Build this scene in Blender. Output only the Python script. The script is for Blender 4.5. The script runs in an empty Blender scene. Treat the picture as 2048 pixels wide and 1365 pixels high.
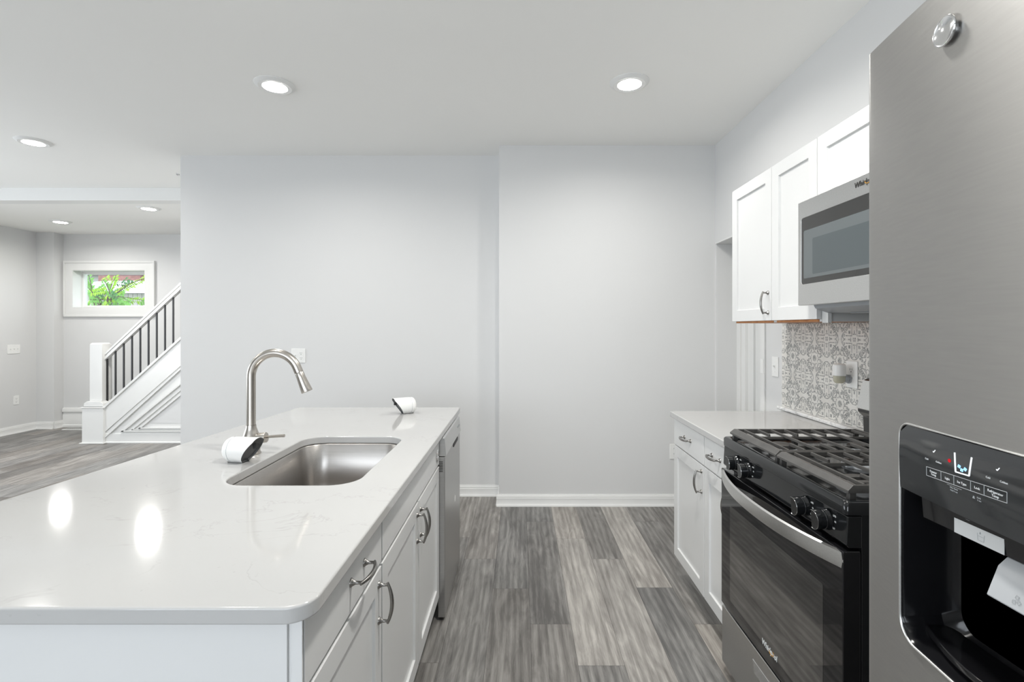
import bpy, bmesh, math, random
from mathutils import Matrix, Vector
PI = math.pi
SC = bpy.context.scene
COL = SC.collection

# ------------------------------------------------------------------ camera
H = 1.385                      # eye height, metres
FPX = 1000.0                   # focal length in pixels of a 2048 px wide frame
cam_d = bpy.data.cameras.new('camera')
cam = bpy.data.objects.new('camera', cam_d)
COL.objects.link(cam)
cam.location = (0, 0, H)
cam.rotation_euler = (PI / 2, 0, 0)
cam_d.sensor_width = 36
cam_d.lens = 36 * FPX / 2048
cam_d.shift_x = -16 / 2048
cam_d.shift_y = -26.5 / 2048
cam_d.clip_start = 0.02
SC.camera = cam

# ------------------------------------------------------------------ exposure and daylight
SC.view_settings.view_transform = 'Standard'
SC.view_settings.look = 'None'
SC.view_settings.gamma = 1
SC.view_settings.use_curve_mapping = False
SC.view_settings.exposure = 0.77
wd = bpy.data.worlds.new('sky')
SC.world = wd
wd.use_nodes = True
bg = wd.node_tree.nodes['Background']
bg.inputs[0].default_value = (0.86, 0.93, 1.0, 1)
bg.inputs[1].default_value = 1.6


def area(name, loc, rot, sx, sy, power, color, shape='RECTANGLE', spread=PI):
    l = bpy.data.lights.new(name, 'AREA')
    l.shape = shape
    l.size = sx
    if shape == 'RECTANGLE':
        l.size_y = sy
    l.energy = power
    l.color = color
    l.spread = spread
    o = bpy.data.objects.new(name, l)
    COL.objects.link(o)
    o.location = loc
    o.rotation_euler = rot
    return o


LAMP_W = 8.0
LAMP_C = (1.0, 0.975, 0.93)
DAY_C = (0.87, 0.93, 1.0)
# area lamps added as daylight in the two unseen window openings
area('added_rear_daylight', (-1.3, -2.38, 1.55), (PI / 2, 0, 0), 3.4, 1.5, 38, DAY_C)
area('added_side_daylight', (-6.6, 2.6, 1.5), (0, -PI / 2, 0), 1.7, 3.2, 38, DAY_C)

# ------------------------------------------------------------------ helpers
WM = {}


def U(px, y):
    return (px - 1040) * y / FPX


def V(py, y):
    return H - (py - 656) * y / FPX


def tri(bm_or_me):
    pass


def thing(name, label, cat, loc=(0, 0, 0), rotz=0, group=None, kind=None):
    o = bpy.data.objects.new(name, None)
    COL.objects.link(o)
    o.empty_display_size = 0.05
    o.location = loc
    o.rotation_euler = (0, 0, rotz)
    if kind:
        o['kind'] = kind
    if cat:
        o['label'] = label
        o['category'] = cat
    if group:
        o['group'] = group
    WM[o.name] = Matrix.Translation(loc) @ Matrix.Rotation(rotz, 4, 'Z')
    return o


def finish(o, parent, world, bevel, seg, ang, wn=False, smooth=True):
    me = o.data
    COL.objects.link(o)
    M = Matrix.Identity(4)
    if parent is not None:
        o.parent = parent
        PW = WM[parent.name]
        if world:
            o.matrix_parent_inverse = PW.inverted()
            WM[o.name] = Matrix.Identity(4)
        else:
            WM[o.name] = PW
    else:
        WM[o.name] = M
    if smooth and len(me.polygons):
        me.shade_smooth()
        me.set_sharp_from_angle(angle=math.radians(ang))
    if wn:
        w_ = o.modifiers.new('weighted', 'WEIGHTED_NORMAL')
        w_.keep_sharp = True
        w_.weight = 100
    if bevel:
        b = o.modifiers.new('bevel', 'BEVEL')
        b.width = bevel
        b.segments = seg
        b.limit_method = 'ANGLE'
        b.angle_limit = math.radians(40)
        b.harden_normals = True


def mk(name, bm, mat, parent=None, world=False, bevel=0, seg=2, ang=35, label=None, kind=None, cat=None, group=None, xf=None, recalc=True, wn=False):
    if xf is not None:
        bmesh.ops.transform(bm, matrix=xf, verts=bm.verts)
    if recalc:
        bmesh.ops.recalc_face_normals(bm, faces=bm.faces)
    me = bpy.data.meshes.new(name)
    bm.to_mesh(me)
    bm.free()
    mats = mat if isinstance(mat, (list, tuple)) else [mat]
    for m in mats:
        me.materials.append(m)
    o = bpy.data.objects.new(name, me)
    finish(o, parent, world, bevel, seg, ang, wn)
    if label:
        o['label'] = label
    if kind:
        o['kind'] = kind
    if cat:
        o['category'] = cat
    if group:
        o['group'] = group
    return o


def nb():
    return bmesh.new()


def box(bm, x0, x1, y0, y1, z0, z1, mi=0):
    vs = [bm.verts.new((x, y, z)) for x in (x0, x1) for y in (y0, y1) for z in (z0, z1)]
    fs = []
    for q in ((0, 1, 3, 2), (4, 6, 7, 5), (0, 4, 5, 1), (2, 3, 7, 6), (0, 2, 6, 4), (1, 5, 7, 3)):
        f = bm.faces.new([vs[i] for i in q])
        f.material_index = mi
        fs.append(f)
    return vs


def B(*a):
    bm = nb()
    box(bm, *a)
    return bm


def prism(bm, prof, vec, mi=0):
    """prof: list of 3-D points (a planar loop), extruded by vec."""
    v = Vector(vec)
    a = [bm.verts.new(p) for p in prof]
    b = [bm.verts.new(Vector(p) + v) for p in prof]
    n = len(a)
    fs = [bm.faces.new(a), bm.faces.new(list(reversed(b)))]
    for i in range(n):
        fs.append(bm.faces.new([a[i], b[i], b[(i + 1) % n], a[(i + 1) % n]]))
    for f in fs:
        f.material_index = mi


def lathe(bm, prof, M=None, n=24, mi=0):
    """prof: list of (r, z); turned about local z, then moved by M."""
    M = M or Matrix.Identity(4)
    rings = []
    for r, z in prof:
        if r < 1e-6:
            rings.append([bm.verts.new(M @ Vector((0, 0, z)))])
        else:
            rings.append([bm.verts.new(M @ Vector((r * math.cos(2 * PI * k / n), r * math.sin(2 * PI * k / n), z))) for k in range(n)])
    for a, b in zip(rings, rings[1:]):
        for k in range(n):
            k2 = (k + 1) % n
            if len(a) == 1 and len(b) == 1:
                continue
            if len(a) == 1:
                f = bm.faces.new([a[0], b[k], b[k2]])
            elif len(b) == 1:
                f = bm.faces.new([a[k], b[0], a[k2]])
            else:
                f = bm.faces.new([a[k], b[k], b[k2], a[k2]])
            f.material_index = mi
    for e in (rings[0], rings[-1]):
        if len(e) > 2:
            f = bm.faces.new(e)
            f.material_index = mi


def along(p, d):
    """matrix that puts local z along d, origin at p"""
    d = Vector(d).normalized()
    return Matrix.Translation(p) @ d.to_track_quat('Z', 'Y').to_matrix().to_4x4()


def tube(bm, pts, rad, n=12, flat=1.0, up=None, mi=0, closed=False):
    pts = [Vector(p) for p in pts]
    if not hasattr(rad, '__len__'):
        rad = [rad] * len(pts)
    rings = []
    N = len(pts)
    prev = None
    for i, p in enumerate(pts):
        if closed:
            t = (pts[(i + 1) % N] - pts[(i - 1) % N]).normalized()
        else:
            t = (pts[min(i + 1, N - 1)] - pts[max(i - 1, 0)]).normalized()
        if up is not None:
            a = Vector(up)
            a = (a - t * a.dot(t)).normalized()
        elif prev is None:
            a = t.orthogonal().normalized()
        else:
            a = (prev - t * prev.dot(t)).normalized()
        prev = a
        b = t.cross(a)
        r = rad[i]
        rings.append([bm.verts.new(p + a * (r * math.cos(2 * PI * k / n)) + b * (r * flat * math.sin(2 * PI * k / n))) for k in range(n)])
    pairs = list(zip(rings, rings[1:]))
    if closed:
        pairs.append((rings[-1], rings[0]))
    for A, Bq in pairs:
        for k in range(n):
            f = bm.faces.new([A[k], Bq[k], Bq[(k + 1) % n], A[(k + 1) % n]])
            f.material_index = mi
    if not closed:
        for e in (rings[0], rings[-1]):
            f = bm.faces.new(e)
            f.material_index = mi


def rrect(x0, x1, y0, y1, r, n=8):
    rs = r if hasattr(r, '__len__') else [r] * 4
    out = []
    for (cx, cy, a0), rr in zip(((x1, y1, 0), (x0, y1, 90), (x0, y0, 180), (x1, y0, 270)), rs):
        sx = -1 if cx == x1 else 1
        sy = -1 if cy == y1 else 1
        for k in range(n + 1):
            a = math.radians(a0 + 90 * k / n)
            out.append((cx + sx * rr + rr * math.cos(a), cy + sy * rr + rr * math.sin(a)))
    return out


def sheet(name, loops, thick, bev=0, plane='XY', z=0, bres=2):
    """filled 2-D outline with holes -> mesh slab. Returns a bmesh (centred on z)."""
    cu = bpy.data.curves.new(name, 'CURVE')
    cu.dimensions = '2D'
    cu.fill_mode = 'BOTH'
    cu.extrude = thick / 2 - bev
    cu.bevel_depth = bev
    cu.bevel_resolution = bres
    cu.offset = -bev
    for lp in loops:
        s = cu.splines.new('POLY')
        s.points.add(len(lp) - 1)
        for i, (x, y) in enumerate(lp):
            s.points[i].co = (x, y, 0, 1)
        s.use_cyclic_u = True
    o = bpy.data.objects.new(name, cu)
    COL.objects.link(o)
    dg = bpy.context.evaluated_depsgraph_get()
    me = bpy.data.meshes.new_from_object(o.evaluated_get(dg))
    bm = nb()
    bm.from_mesh(me)
    bpy.data.objects.remove(o)
    bpy.data.curves.remove(cu)
    bpy.data.meshes.remove(me)
    bmesh.ops.remove_doubles(bm, verts=bm.verts, dist=1e-5)
    if plane == 'XZ':    # outline in x,z ; thickness along y, centred at y=z arg
        M = Matrix.Translation((0, z, 0)) @ Matrix.Rotation(PI / 2, 4, 'X')
    else:
        M = Matrix.Translation((0, 0, z))
    bmesh.ops.transform(bm, matrix=M, verts=bm.verts)
    return bm


def text_bm(s, size, depth=0.0004, align='CENTER', xs=1.0, shear=0.0, off=0.0):
    cu = bpy.data.curves.new('t', 'FONT')
    cu.body = s
    cu.size = size
    cu.align_x = align
    cu.align_y = 'CENTER'
    cu.extrude = depth
    cu.shear = shear
    cu.offset = off
    cu.resolution_u = 2
    o = bpy.data.objects.new('t', cu)
    COL.objects.link(o)
    dg = bpy.context.evaluated_depsgraph_get()
    me = bpy.data.meshes.new_from_object(o.evaluated_get(dg))
    bm = nb()
    bm.from_mesh(me)
    bpy.data.objects.remove(o)
    bpy.data.curves.remove(cu)
    bpy.data.meshes.remove(me)
    # x right, z up, facing -y
    bmesh.ops.transform(bm, matrix=Matrix.Rotation(PI / 2, 4, 'X') @ Matrix.Diagonal((xs, 1, 1, 1)), verts=bm.verts)
    return bm


def join(dst, src, M=None):
    me = bpy.data.meshes.new('j')
    if M is not None:
        bmesh.ops.transform(src, matrix=M, verts=src.verts)
    src.to_mesh(me)
    src.free()
    dst.from_mesh(me)
    bpy.data.meshes.remove(me)


def T(x, y, z):
    return Matrix.Translation((x, y, z))


# ------------------------------------------------------------------ materials
class NT:
    def __init__(s, m):
        m.use_nodes = True
        s.t = m.node_tree
        s.t.nodes.clear()
        s.out = s.t.nodes.new('ShaderNodeOutputMaterial')

    def n(s, kind, ins=None, **kw):
        nd = s.t.nodes.new('ShaderNode' + kind)
        for k, v in kw.items():
            setattr(nd, k, v)
        for k, v in (ins or {}).items():
            s.put(nd.inputs[k], v)
        return nd

    def put(s, sock, v):
        if isinstance(v, bpy.types.NodeSocket):
            s.t.links.new(v, sock)
        else:
            if hasattr(v, '__len__') and len(v) == 3 and sock.type == 'RGBA':
                v = (*v, 1)
            sock.default_value = v

    def m(s, op, a, b=0.0, c=0.0):
        nd = s.t.nodes.new('ShaderNodeMath')
        nd.operation = op
        s.put(nd.inputs[0], a)
        s.put(nd.inputs[1], b)
        s.put(nd.inputs[2], c)
        return nd.outputs[0]

    def mix(s, f, a, b, mode='MIX'):
        nd = s.t.nodes.new('ShaderNodeMix')
        nd.data_type = 'RGBA'
        nd.blend_type = mode
        s.put(nd.inputs[0], f)
        s.put(nd.inputs[6], a)
        s.put(nd.inputs[7], b)
        return nd.outputs[2]

    def ramp(s, f, stops):
        nd = s.t.nodes.new('ShaderNodeValToRGB')
        el = nd.color_ramp.elements
        while len(el) < len(stops):
            el.new(0.5)
        for e, (p, c) in zip(el, stops):
            e.position = p
            e.color = (*c, 1) if hasattr(c, '__len__') else (c, c, c, 1)
        s.put(nd.inputs[0], f)
        return nd.outputs[0]

    def noise(s, vec, scale, detail=3, rough=0.5, dist=0.0):
        nd = s.n('TexNoise', {'Scale': scale, 'Detail': detail, 'Roughness': rough, 'Distortion': dist})
        s.put(nd.inputs['Vector'], vec)
        return nd.outputs[0]

    def scale(s, vec, sx, sy, sz):
        nd = s.n('Mapping')
        s.put(nd.inputs[0], vec)
        nd.inputs['Scale'].default_value = (sx, sy, sz)
        return nd.outputs[0]

    def bsdf(s, **ins):
        nd = s.n('BsdfPrincipled')
        for k, v in ins.items():
            s.put(nd.inputs[k.replace('_', ' ')], v)
        s.t.links.new(nd.outputs[0], s.out.inputs[0])
        return nd

    def bump(s, h, strength=0.1, dist=0.001):
        nd = s.n('Bump', {'Height': h, 'Strength': strength, 'Distance': dist})
        return nd.outputs[0]

    def obj(s):
        return s.n('TexCoord').outputs['Object']


def mat(name, col, rough=0.5, metal=0.0, var=0.02, vscale=3.0, bump=0.0, bscale=200.0, **kw):
    m = bpy.data.materials.new(name)
    t = NT(m)
    o = t.obj()
    f = t.noise(o, vscale, 4)
    lo = tuple(c * (1 - var) for c in col)
    hi = tuple(min(1, c * (1 + var)) for c in col)
    c = t.ramp(f, [(0.3, lo), (0.7, hi)])
    ins = dict(Base_Color=c, Roughness=rough, Metallic=metal)
    if bump:
        ins['Normal'] = t.bump(t.noise(o, bscale, 2), bump, 0.0006)
    ins.update(kw)
    t.bsdf(**ins)
    return m


def brushed(name, col, rough, axis, var=0.05, aniso=0.0):
    tang = {}
    m = bpy.data.materials.new(name)
    t = NT(m)
    o = t.obj()
    s = [260, 260, 260]
    s[axis] = 4
    st = t.noise(t.scale(o, *s), 1.0, 3)
    c = t.ramp(st, [(0.3, tuple(x * (1 - var) for x in col)), (0.7, tuple(x * (1 + var) for x in col))])
    r = t.m('MULTIPLY_ADD', st, 0.08, rough - 0.04)
    if aniso:
        tn_ = t.n('Tangent', direction_type='RADIAL', axis='Z')
        tang = dict(Anisotropic=aniso, Anisotropic_Rotation=0.25, Tangent=tn_.outputs[0])
    t.bsdf(Base_Color=c, Metallic=1.0, Roughness=r, Normal=t.bump(st, 0.03, 0.0002), **tang)
    return m


def emis(name, col, strength):
    m = bpy.data.materials.new(name)
    t = NT(m)
    e = t.n('Emission', {'Color': col, 'Strength': strength})
    t.t.links.new(e.outputs[0], t.out.inputs[0])
    return m


WALL = mat('wall_paint', (0.685, 0.685, 0.68), 0.6, var=0.008, vscale=0.8, bump=0.05, bscale=300)
CEIL = mat('ceiling_paint', (0.90, 0.895, 0.87), 0.75, var=0.012, vscale=0.7, bump=0.06, bscale=160)
TRIM = mat('trim_paint', (0.76, 0.76, 0.745), 0.35, var=0.006)
CAB = mat('cabinet_paint', (0.70, 0.705, 0.70), 0.3, var=0.006)
CABIN = mat('cabinet_side_grey', (0.30, 0.34, 0.38), 0.5)
PLASTIC = mat('white_plastic', (0.84, 0.84, 0.82), 0.3, var=0.005)
SLOT = mat('dark_slot', (0.03, 0.03, 0.03), 0.6)
NICKEL = mat('brushed_nickel', (0.50, 0.47, 0.43), 0.27, 1.0, var=0.02, vscale=30)
PEWTER = mat('pewter_pull', (0.30, 0.29, 0.275), 0.26, 1.0, var=0.08, vscale=60)
STEEL = brushed('brushed_steel', (0.47, 0.465, 0.455), 0.33, 1)
STEEL_L = brushed('light_brushed_steel', (0.62, 0.62, 0.61), 0.3, 1)
FRIDGE = brushed('fridge_steel', (0.37, 0.365, 0.355), 0.44, 1, var=0.03, aniso=0.75)
SINKM = brushed('sink_steel', (0.44, 0.42, 0.40), 0.3, 0)
CHROME = mat('chrome', (0.75, 0.75, 0.75), 0.12, 1.0)
BLACKG = mat('black_glass', (0.007, 0.007, 0.008), 0.03, 0.0, IOR=1.48)
BLACKE = mat('black_enamel', (0.009, 0.010, 0.011), 0.09, 0.0, IOR=1.5)
RECESS = mat('recess_black', (0.006, 0.006, 0.007), 0.14, 0.0, IOR=1.4)
BLACKP = mat('black_plastic', (0.016, 0.017, 0.019), 0.3)
IRON = mat('cast_iron', (0.07, 0.068, 0.065), 0.40, 0.0, bump=0.25, bscale=500, var=0.15, vscale=25)
BALUST = mat('black_metal', (0.025, 0.025, 0.027), 0.45)
GREYP = mat('grey_plastic', (0.36, 0.38, 0.40), 0.35)
DARKGREY = mat('dark_grey_rubber', (0.075, 0.078, 0.08), 0.5)
WOODU = bpy.data.materials.new('raw_wood')
t = NT(WOODU)
o_ = t.obj()
g_ = t.noise(t.scale(o_, 40, 3, 40), 1.0, 4)
t.bsdf(Base_Color=t.ramp(g_, [(0.3, (0.42, 0.15, 0.04)), (0.7, (0.58, 0.25, 0.08))]), Roughness=0.55)
LENS = emis('lamp_lens', (1.0, 0.98, 0.95), 20.0)
WHITEINK = mat('white_ink', (0.75, 0.77, 0.78), 0.5)
GREYINK = mat('grey_ink', (0.38, 0.40, 0.41), 0.5)
LITWHITE = emis('lit_white', (0.9, 0.95, 1.0), 0.8)
LITBLUE = emis('lit_blue', (0.25, 0.55, 1.0), 1.3)
LITRED = emis('lit_red', (0.7, 0.02, 0.03), 0.6)

# quartz
QUARTZ = bpy.data.materials.new('white_quartz')
t = NT(QUARTZ)
o_ = t.obj()
w = t.noise(t.scale(o_, 1.0, 1.6, 1.0), 3.2, 5, 0.62, 0.8)
v1 = t.ramp(t.m('ABSOLUTE', t.m('SUBTRACT', w, 0.5)), [(0.0, 1.0), (0.010, 0.0)])
msk = t.ramp(t.noise(o_, 5.0, 2), [(0.52, 0.0), (0.62, 1.0)])
sp = t.ramp(t.noise(o_, 70.0, 2), [(0.70, 0.0), (0.76, 1.0)])
msk2 = t.ramp(t.noise(o_, 9.0, 2), [(0.5, 0.0), (0.6, 1.0)])
f = t.m('MAXIMUM', t.m('MULTIPLY', t.m('MULTIPLY', v1, msk), 0.30), t.m('MULTIPLY', t.m('MULTIPLY', sp, msk2), 0.22))
basec = t.ramp(t.noise(o_, 2.0, 3), [(0.3, (0.465, 0.464, 0.457)), (0.7, (0.492, 0.49, 0.482))])
t.bsdf(Base_Color=t.mix(f, basec, (0.30, 0.29, 0.28)), Roughness=0.08, IOR=1.5)

# marble sill
MARBLE = bpy.data.materials.new('marble')
t = NT(MARBLE)
w = t.noise(t.scale(t.obj(), 1, 2, 3), 6.0, 6, 0.6, 1.5)
t.bsdf(Base_Color=t.ramp(w, [(0.35, (0.50, 0.50, 0.50)), (0.5, (0.76, 0.76, 0.75)), (0.7, (0.80, 0.80, 0.79))]), Roughness=0.2)

# floor planks: colour attribute per plank, grain from uv in metres
PLANK = bpy.data.materials.new('grey_oak_planks')
t = NT(PLANK)
uv = t.n('UVMap', uv_map='plank').outputs[0]
att = t.n('VertexColor', layer_name='tone').outputs[0]
sep = t.n('SeparateColor')
t.put(sep.inputs[0], att)
tone, warm, seed = sep.outputs[0], sep.outputs[1], sep.outputs[2]
off = t.n('CombineXYZ', {'X': t.m('MULTIPLY', seed, 37.0), 'Y': t.m('MULTIPLY', seed, 91.0), 'Z': t.m('MULTIPLY', seed, 13.0)}).outputs[0]
pv = t.n('VectorMath', {0: uv, 1: off}, operation='ADD').outputs[0]
fine = t.noise(t.scale(pv, 170, 7, 1), 1.0, 5, 0.65, 0.6)
broad = t.noise(t.scale(pv, 13, 2.0, 1), 1.0, 6, 0.60, 1.7)
blotch = t.noise(t.scale(pv, 5, 1.6, 1), 1.0, 3, 0.5, 0.8)
cath = t.n('TexWave', {'Scale': 1.0, 'Distortion': 5.0, 'Detail': 3.0, 'Detail Scale': 1.2}, bands_direction='X')
t.put(cath.inputs['Vector'], t.scale(pv, 9, 0.9, 1))
g = t.m('ADD', t.m('MULTIPLY', fine, 0.28), t.m('MULTIPLY', broad, 0.40))
g = t.m('ADD', g, t.m('MULTIPLY', cath.outputs[0], 0.07))
g = t.m('ADD', g, t.m('MULTIPLY', blotch, 0.22))
g = t.m('ADD', g, t.m('MULTIPLY', t.m('SUBTRACT', tone, 0.5), 0.17))
cool = t.ramp(g, [(0.36, (0.082, 0.080, 0.078)), (0.475, (0.175, 0.172, 0.166)), (0.555, (0.262, 0.256, 0.245)), (0.68, (0.43, 0.42, 0.398))])
warmc = t.ramp(g, [(0.36, (0.12, 0.105, 0.09)), (0.475, (0.235, 0.214, 0.192)), (0.555, (0.325, 0.302, 0.275)), (0.68, (0.50, 0.47, 0.43))])
pc = t.mix(warm, cool, warmc)
t.bsdf(Base_Color=pc, Roughness=t.m('MULTIPLY_ADD', fine, 0.15, 0.33), Normal=t.bump(fine, 0.12, 0.0006))
PLANKGAP = mat('plank_joint', (0.05, 0.047, 0.043), 0.8)

# patterned tile
TILE = bpy.data.materials.new('patterned_tile')
t = NT(TILE)
pos = t.n('SeparateXYZ', {0: t.n('NewGeometry').outputs['Position']})
PER = 0.203


def fold(s, c):
    a = t.m('DIVIDE', t.m('SUBTRACT', s, c - PER / 2), PER)
    a = t.m('FRACT', a)
    return t.m('ABSOLUTE', t.m('MULTIPLY_ADD', a, 2.0, -1.0))


P_ = fold(pos.outputs[1], 2.657)
Q_ = fold(pos.outputs[2], 1.331)
wob = t.m('MULTIPLY', t.m('SUBTRACT', t.noise(t.n('NewGeometry').outputs['Position'], 90, 2), 0.5), 0.03)
p = t.m('MAXIMUM', P_, Q_)
q = t.m('MINIMUM', P_, Q_)


def ring(cx, cy, r, w, ex=1.0):
    dx = t.m('SUBTRACT', p, cx)
    dy = t.m('MULTIPLY', t.m('SUBTRACT', q, cy), ex)
    d = t.m('SQRT', t.m('ADD', t.m('MULTIPLY', dx, dx), t.m('MULTIPLY', dy, dy)))
    return t.m('SUBTRACT', t.m('ABSOLUTE', t.m('SUBTRACT', d, r)), w)


def rect(cx, cy, hx, hy):
    return t.m('MAXIMUM', t.m('SUBTRACT', t.m('ABSOLUTE', t.m('SUBTRACT', p, cx)), hx), t.m('SUBTRACT', t.m('ABSOLUTE', t.m('SUBTRACT', q, cy)), hy))


def cut(a, b):          # a where b is negative
    return t.m('MAXIMUM', a, b)


def lin(a, b, c):       # a*p+b*q-c
    return t.m('SUBTRACT', t.m('ADD', t.m('MULTIPLY', p, a), t.m('MULTIPLY', q, b)), c)


W = 0.016
shapes = [
    rect(0.38, 0.17, 0.21, W),                       # arm of the cross
    cut(ring(0.66, 0.17, 0.15, W), lin(-1, 0, -0.62)),   # bulb at the arm's end
    ring(0.70, 0.19, 0.045, W),
    cut(ring(0.55, 0.0, 0.34, W), lin(-1, 0, -0.68)),    # ogee
    ring(0.62, 0.52, 0.155, W),                      # scroll
    ring(0.60, 0.50, 0.06, 0.026),
    cut(ring(0.46, 0.60, 0.30, W), lin(-1, 0, -0.50)),
    rect(0.33, 0.33, 0.065, 0.065),                  # small leaf blocks
    rect(0.33, 0.0, 0.085, 0.028),
    rect(0.24, 0.035, 0.018, 0.055),
    rect(0.055, 0.055, 0.032, 0.032),
    cut(ring(1.0, 1.0, 0.13, W), -1.0),
    cut(ring(1.0, 1.0, 0.045, 0.02), -1.0),
    cut(ring(0.86, 0.80, 0.17, W), lin(-1, -1, -1.58)),
    cut(ring(0.84, 0.62, 0.12, W), lin(-1, 0, -0.80)),
    rect(0.84, 0.40, 0.045, 0.06),
    ring(0.90, 0.50, 0.045, 0.018),
]
d = shapes[0]
for s_ in shapes[1:]:
    d = t.m('MINIMUM', d, s_)
d = t.m('ADD', d, wob)
ink = t.ramp(d, [(0.0, 1.0), (0.014, 0.0)])
wear = t.ramp(t.noise(t.n('NewGeometry').outputs['Position'], 120, 3), [(0.35, 0.45), (0.6, 1.0)])
# grout joints on the tile edges
gr = t.m('MAXIMUM', t.m('GREATER_THAN', P_, 2.0), 0.0)
jz = t.m('LESS_THAN', t.m('ABSOLUTE', t.m('SUBTRACT', pos.outputs[2], 1.331)), 0.0006)
base = t.ramp(t.noise(t.n('NewGeometry').outputs['Position'], 14, 3), [(0.3, (0.69, 0.67, 0.63)), (0.7, (0.77, 0.755, 0.72))])
c = t.mix(t.m('MULTIPLY', ink, wear), base, (0.23, 0.235, 0.23))
c = t.mix(t.m('MULTIPLY', jz, 0.6), c, (0.45, 0.42, 0.38))
t.bsdf(Base_Color=c, Roughness=0.35)

# ================================================================== ROOM SHELL
XW = 1.517          # right wall
YR, YL = 3.89, 4.12  # the two faces of the wall ahead
ZC = 2.805          # kitchen ceiling
XE = -2.797         # where the wall ahead ends on the left
YF, YB = 6.98, 6.84  # far wall, bump beside it
XL = -6.62
ZF = 2.69
Y0 = -2.4


def struct(name, bm, m, **k):
    return mk(name, bm, m, kind='structure', **k)


# floor of planks
PW, PL = 0.1911, 1.235
JOINT = {0: 3.570, -1: 2.653, -2: 2.994, -3: 3.300, 1: 3.283, 2: 2.994, 3: 2.663, 4: 3.570, -4: 2.45, 5: 2.9}
TONE = {(0, 1): (.30, .1), (0, 2): (.95, .9), (0, 0): (.14, .25), (-1, 1): (.30, .15), (-1, 0): (.20, .45), (-2, 1): (.42, .55), (-2, 0): (.38, .25),
        (-3, 1): (.55, .6), (-3, 0): (.4, .3), (1, 1): (.75, .9), (1, 0): (.85, .65), (1, -1): (.35, .2), (2, 1): (.38, .4), (2, 0): (.72, .55),
        (3, 1): (.85, .75), (3, 0): (.30, .05), (3, -1): (.5, .4), (4, 1): (.5, .4), (4, 0): (.5, .3), (4, 2): (.7, .4), (4, -1): (.8, .95), (5, 0): (.3, .3)}
random.seed(11)
bm = nb()
uvl = bm.loops.layers.uv.new('plank')
cl = bm.loops.layers.float_color.new('tone')
GAP = 0.0011
n0 = math.floor((XL - 0.05) / PW)
n1 = math.ceil(1.9 / PW)
for n in range(n0, n1):
    xa, xb = 0.047 + n * PW, 0.047 + (n + 1) * PW
    j = JOINT.get(n, 2.2 + random.random() * PL)
    k0 = math.floor((Y0 - 0.1 - j) / PL)
    k1 = math.ceil((7.3 - j) / PL)
    for k in range(k0, k1):
        ya, yb = j + k * PL, j + (k + 1) * PL
        key = (n, 1) if (ya <= j - 1e-6 + PL and k == 0) else None
        idx = k + 1 if n in JOINT else None
        tn, wm = TONE.get((n, idx), (random.random() * 0.75 + .05, random.random() * .8))
        x0, x1, y0, y1 = xa + GAP / 2, xb - GAP / 2, ya + GAP / 2, yb - GAP / 2
        vs = [bm.verts.new(c) for c in ((x0, y0, 0), (x1, y0, 0), (x1, y1, 0), (x0, y1, 0))]
        f = bm.faces.new(vs)
        sd = random.random()
        for lp, (u, v) in zip(f.loops, ((0, 0), (PW, 0), (PW, PL), (0, PL))):
            lp[uvl].uv = (u, v)
            lp[cl] = (tn, wm, sd, 1)
bxv = box(bm, XL - 0.3, 1.95, Y0 - 0.3, 7.3, -0.12, -0.0018, 1)
fl = struct('floor', bm, [PLANK, PLANKGAP], recalc=False)
fl.data.flip_normals() if fl.data.polygons[0].normal.z < 0 else None

struct('ceiling', B(XE - 4.0, XW + 0.25, Y0 - 0.1, 5.07, ZC, ZC + 0.12), CEIL)
struct('ceiling_far_room', B(XL - 0.2, XE + 0.15, 5.20, 7.2, ZF, ZF + 0.12), CEIL)
struct('trim_beam', B(XL - 0.2, XE + 0.0, 5.07, 5.21, 2.677, ZC + 0.12), TRIM)

bm = nb()
box(bm, XW, XW + 0.19, Y0, 3.134, 0, ZC)
box(bm, XW, XW + 0.19, 3.134, 3.86, 2.03, ZC)
box(bm, XW, XW + 0.19, 3.86, YR + 0.25, 0, ZC)
struct('wall_right', bm, WALL)
bm = nb()
box(bm, -0.163, XW, YR, YR + 0.35, 0, ZC)
struct('wall_ahead_right', bm, WALL)
struct('wall_ahead_left', B(XE, -0.163, YL, YL + 0.12, 0, ZC), WALL)
struct('wall_behind_stairs', B(XE, XE + 0.12, YL + 0.12, YF, 0, ZC), WALL)
# far wall with the window hole
wx0, wx1, wz0, wz1 = U(147, YF), U(292, YF), V(616, YF), V(541, YF)
bm = nb()
box(bm, XL, wx0, YF, YF + 0.22, 0, ZF)
box(bm, wx1, XE, YF, YF + 0.22, 0, ZF)
box(bm, wx0, wx1, YF, YF + 0.22, 0, wz0)
box(bm, wx0, wx1, YF, YF + 0.22, wz1, ZF)
struct('wall_far', bm, WALL)
struct('wall_far_chase', B(XL, U(108, YB), YB, YF, 0, ZF), WALL)
bm = nb()
box(bm, XL - 0.15, XL, Y0, 1.0, 0, ZC)
box(bm, XL - 0.15, XL, 4.2, YF, 0, ZC)
box(bm, XL - 0.15, XL, 1.0, 4.2, 0, 0.65)
box(bm, XL - 0.15, XL, 1.0, 4.2, 2.35, ZC)
struct('wall_left', bm, WALL)
bm = nb()
box(bm, XL, -3.0, Y0 - 0.15, Y0, 0, ZC)
box(bm, 0.4, XW, Y0 - 0.15, Y0, 0, ZC)
box(bm, -3.0, 0.4, Y0 - 0.15, Y0, 0, 0.8)
box(bm, -3.0, 0.4, Y0 - 0.15, Y0, 2.3, ZC)
struct('wall_rear', bm, WALL)


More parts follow.
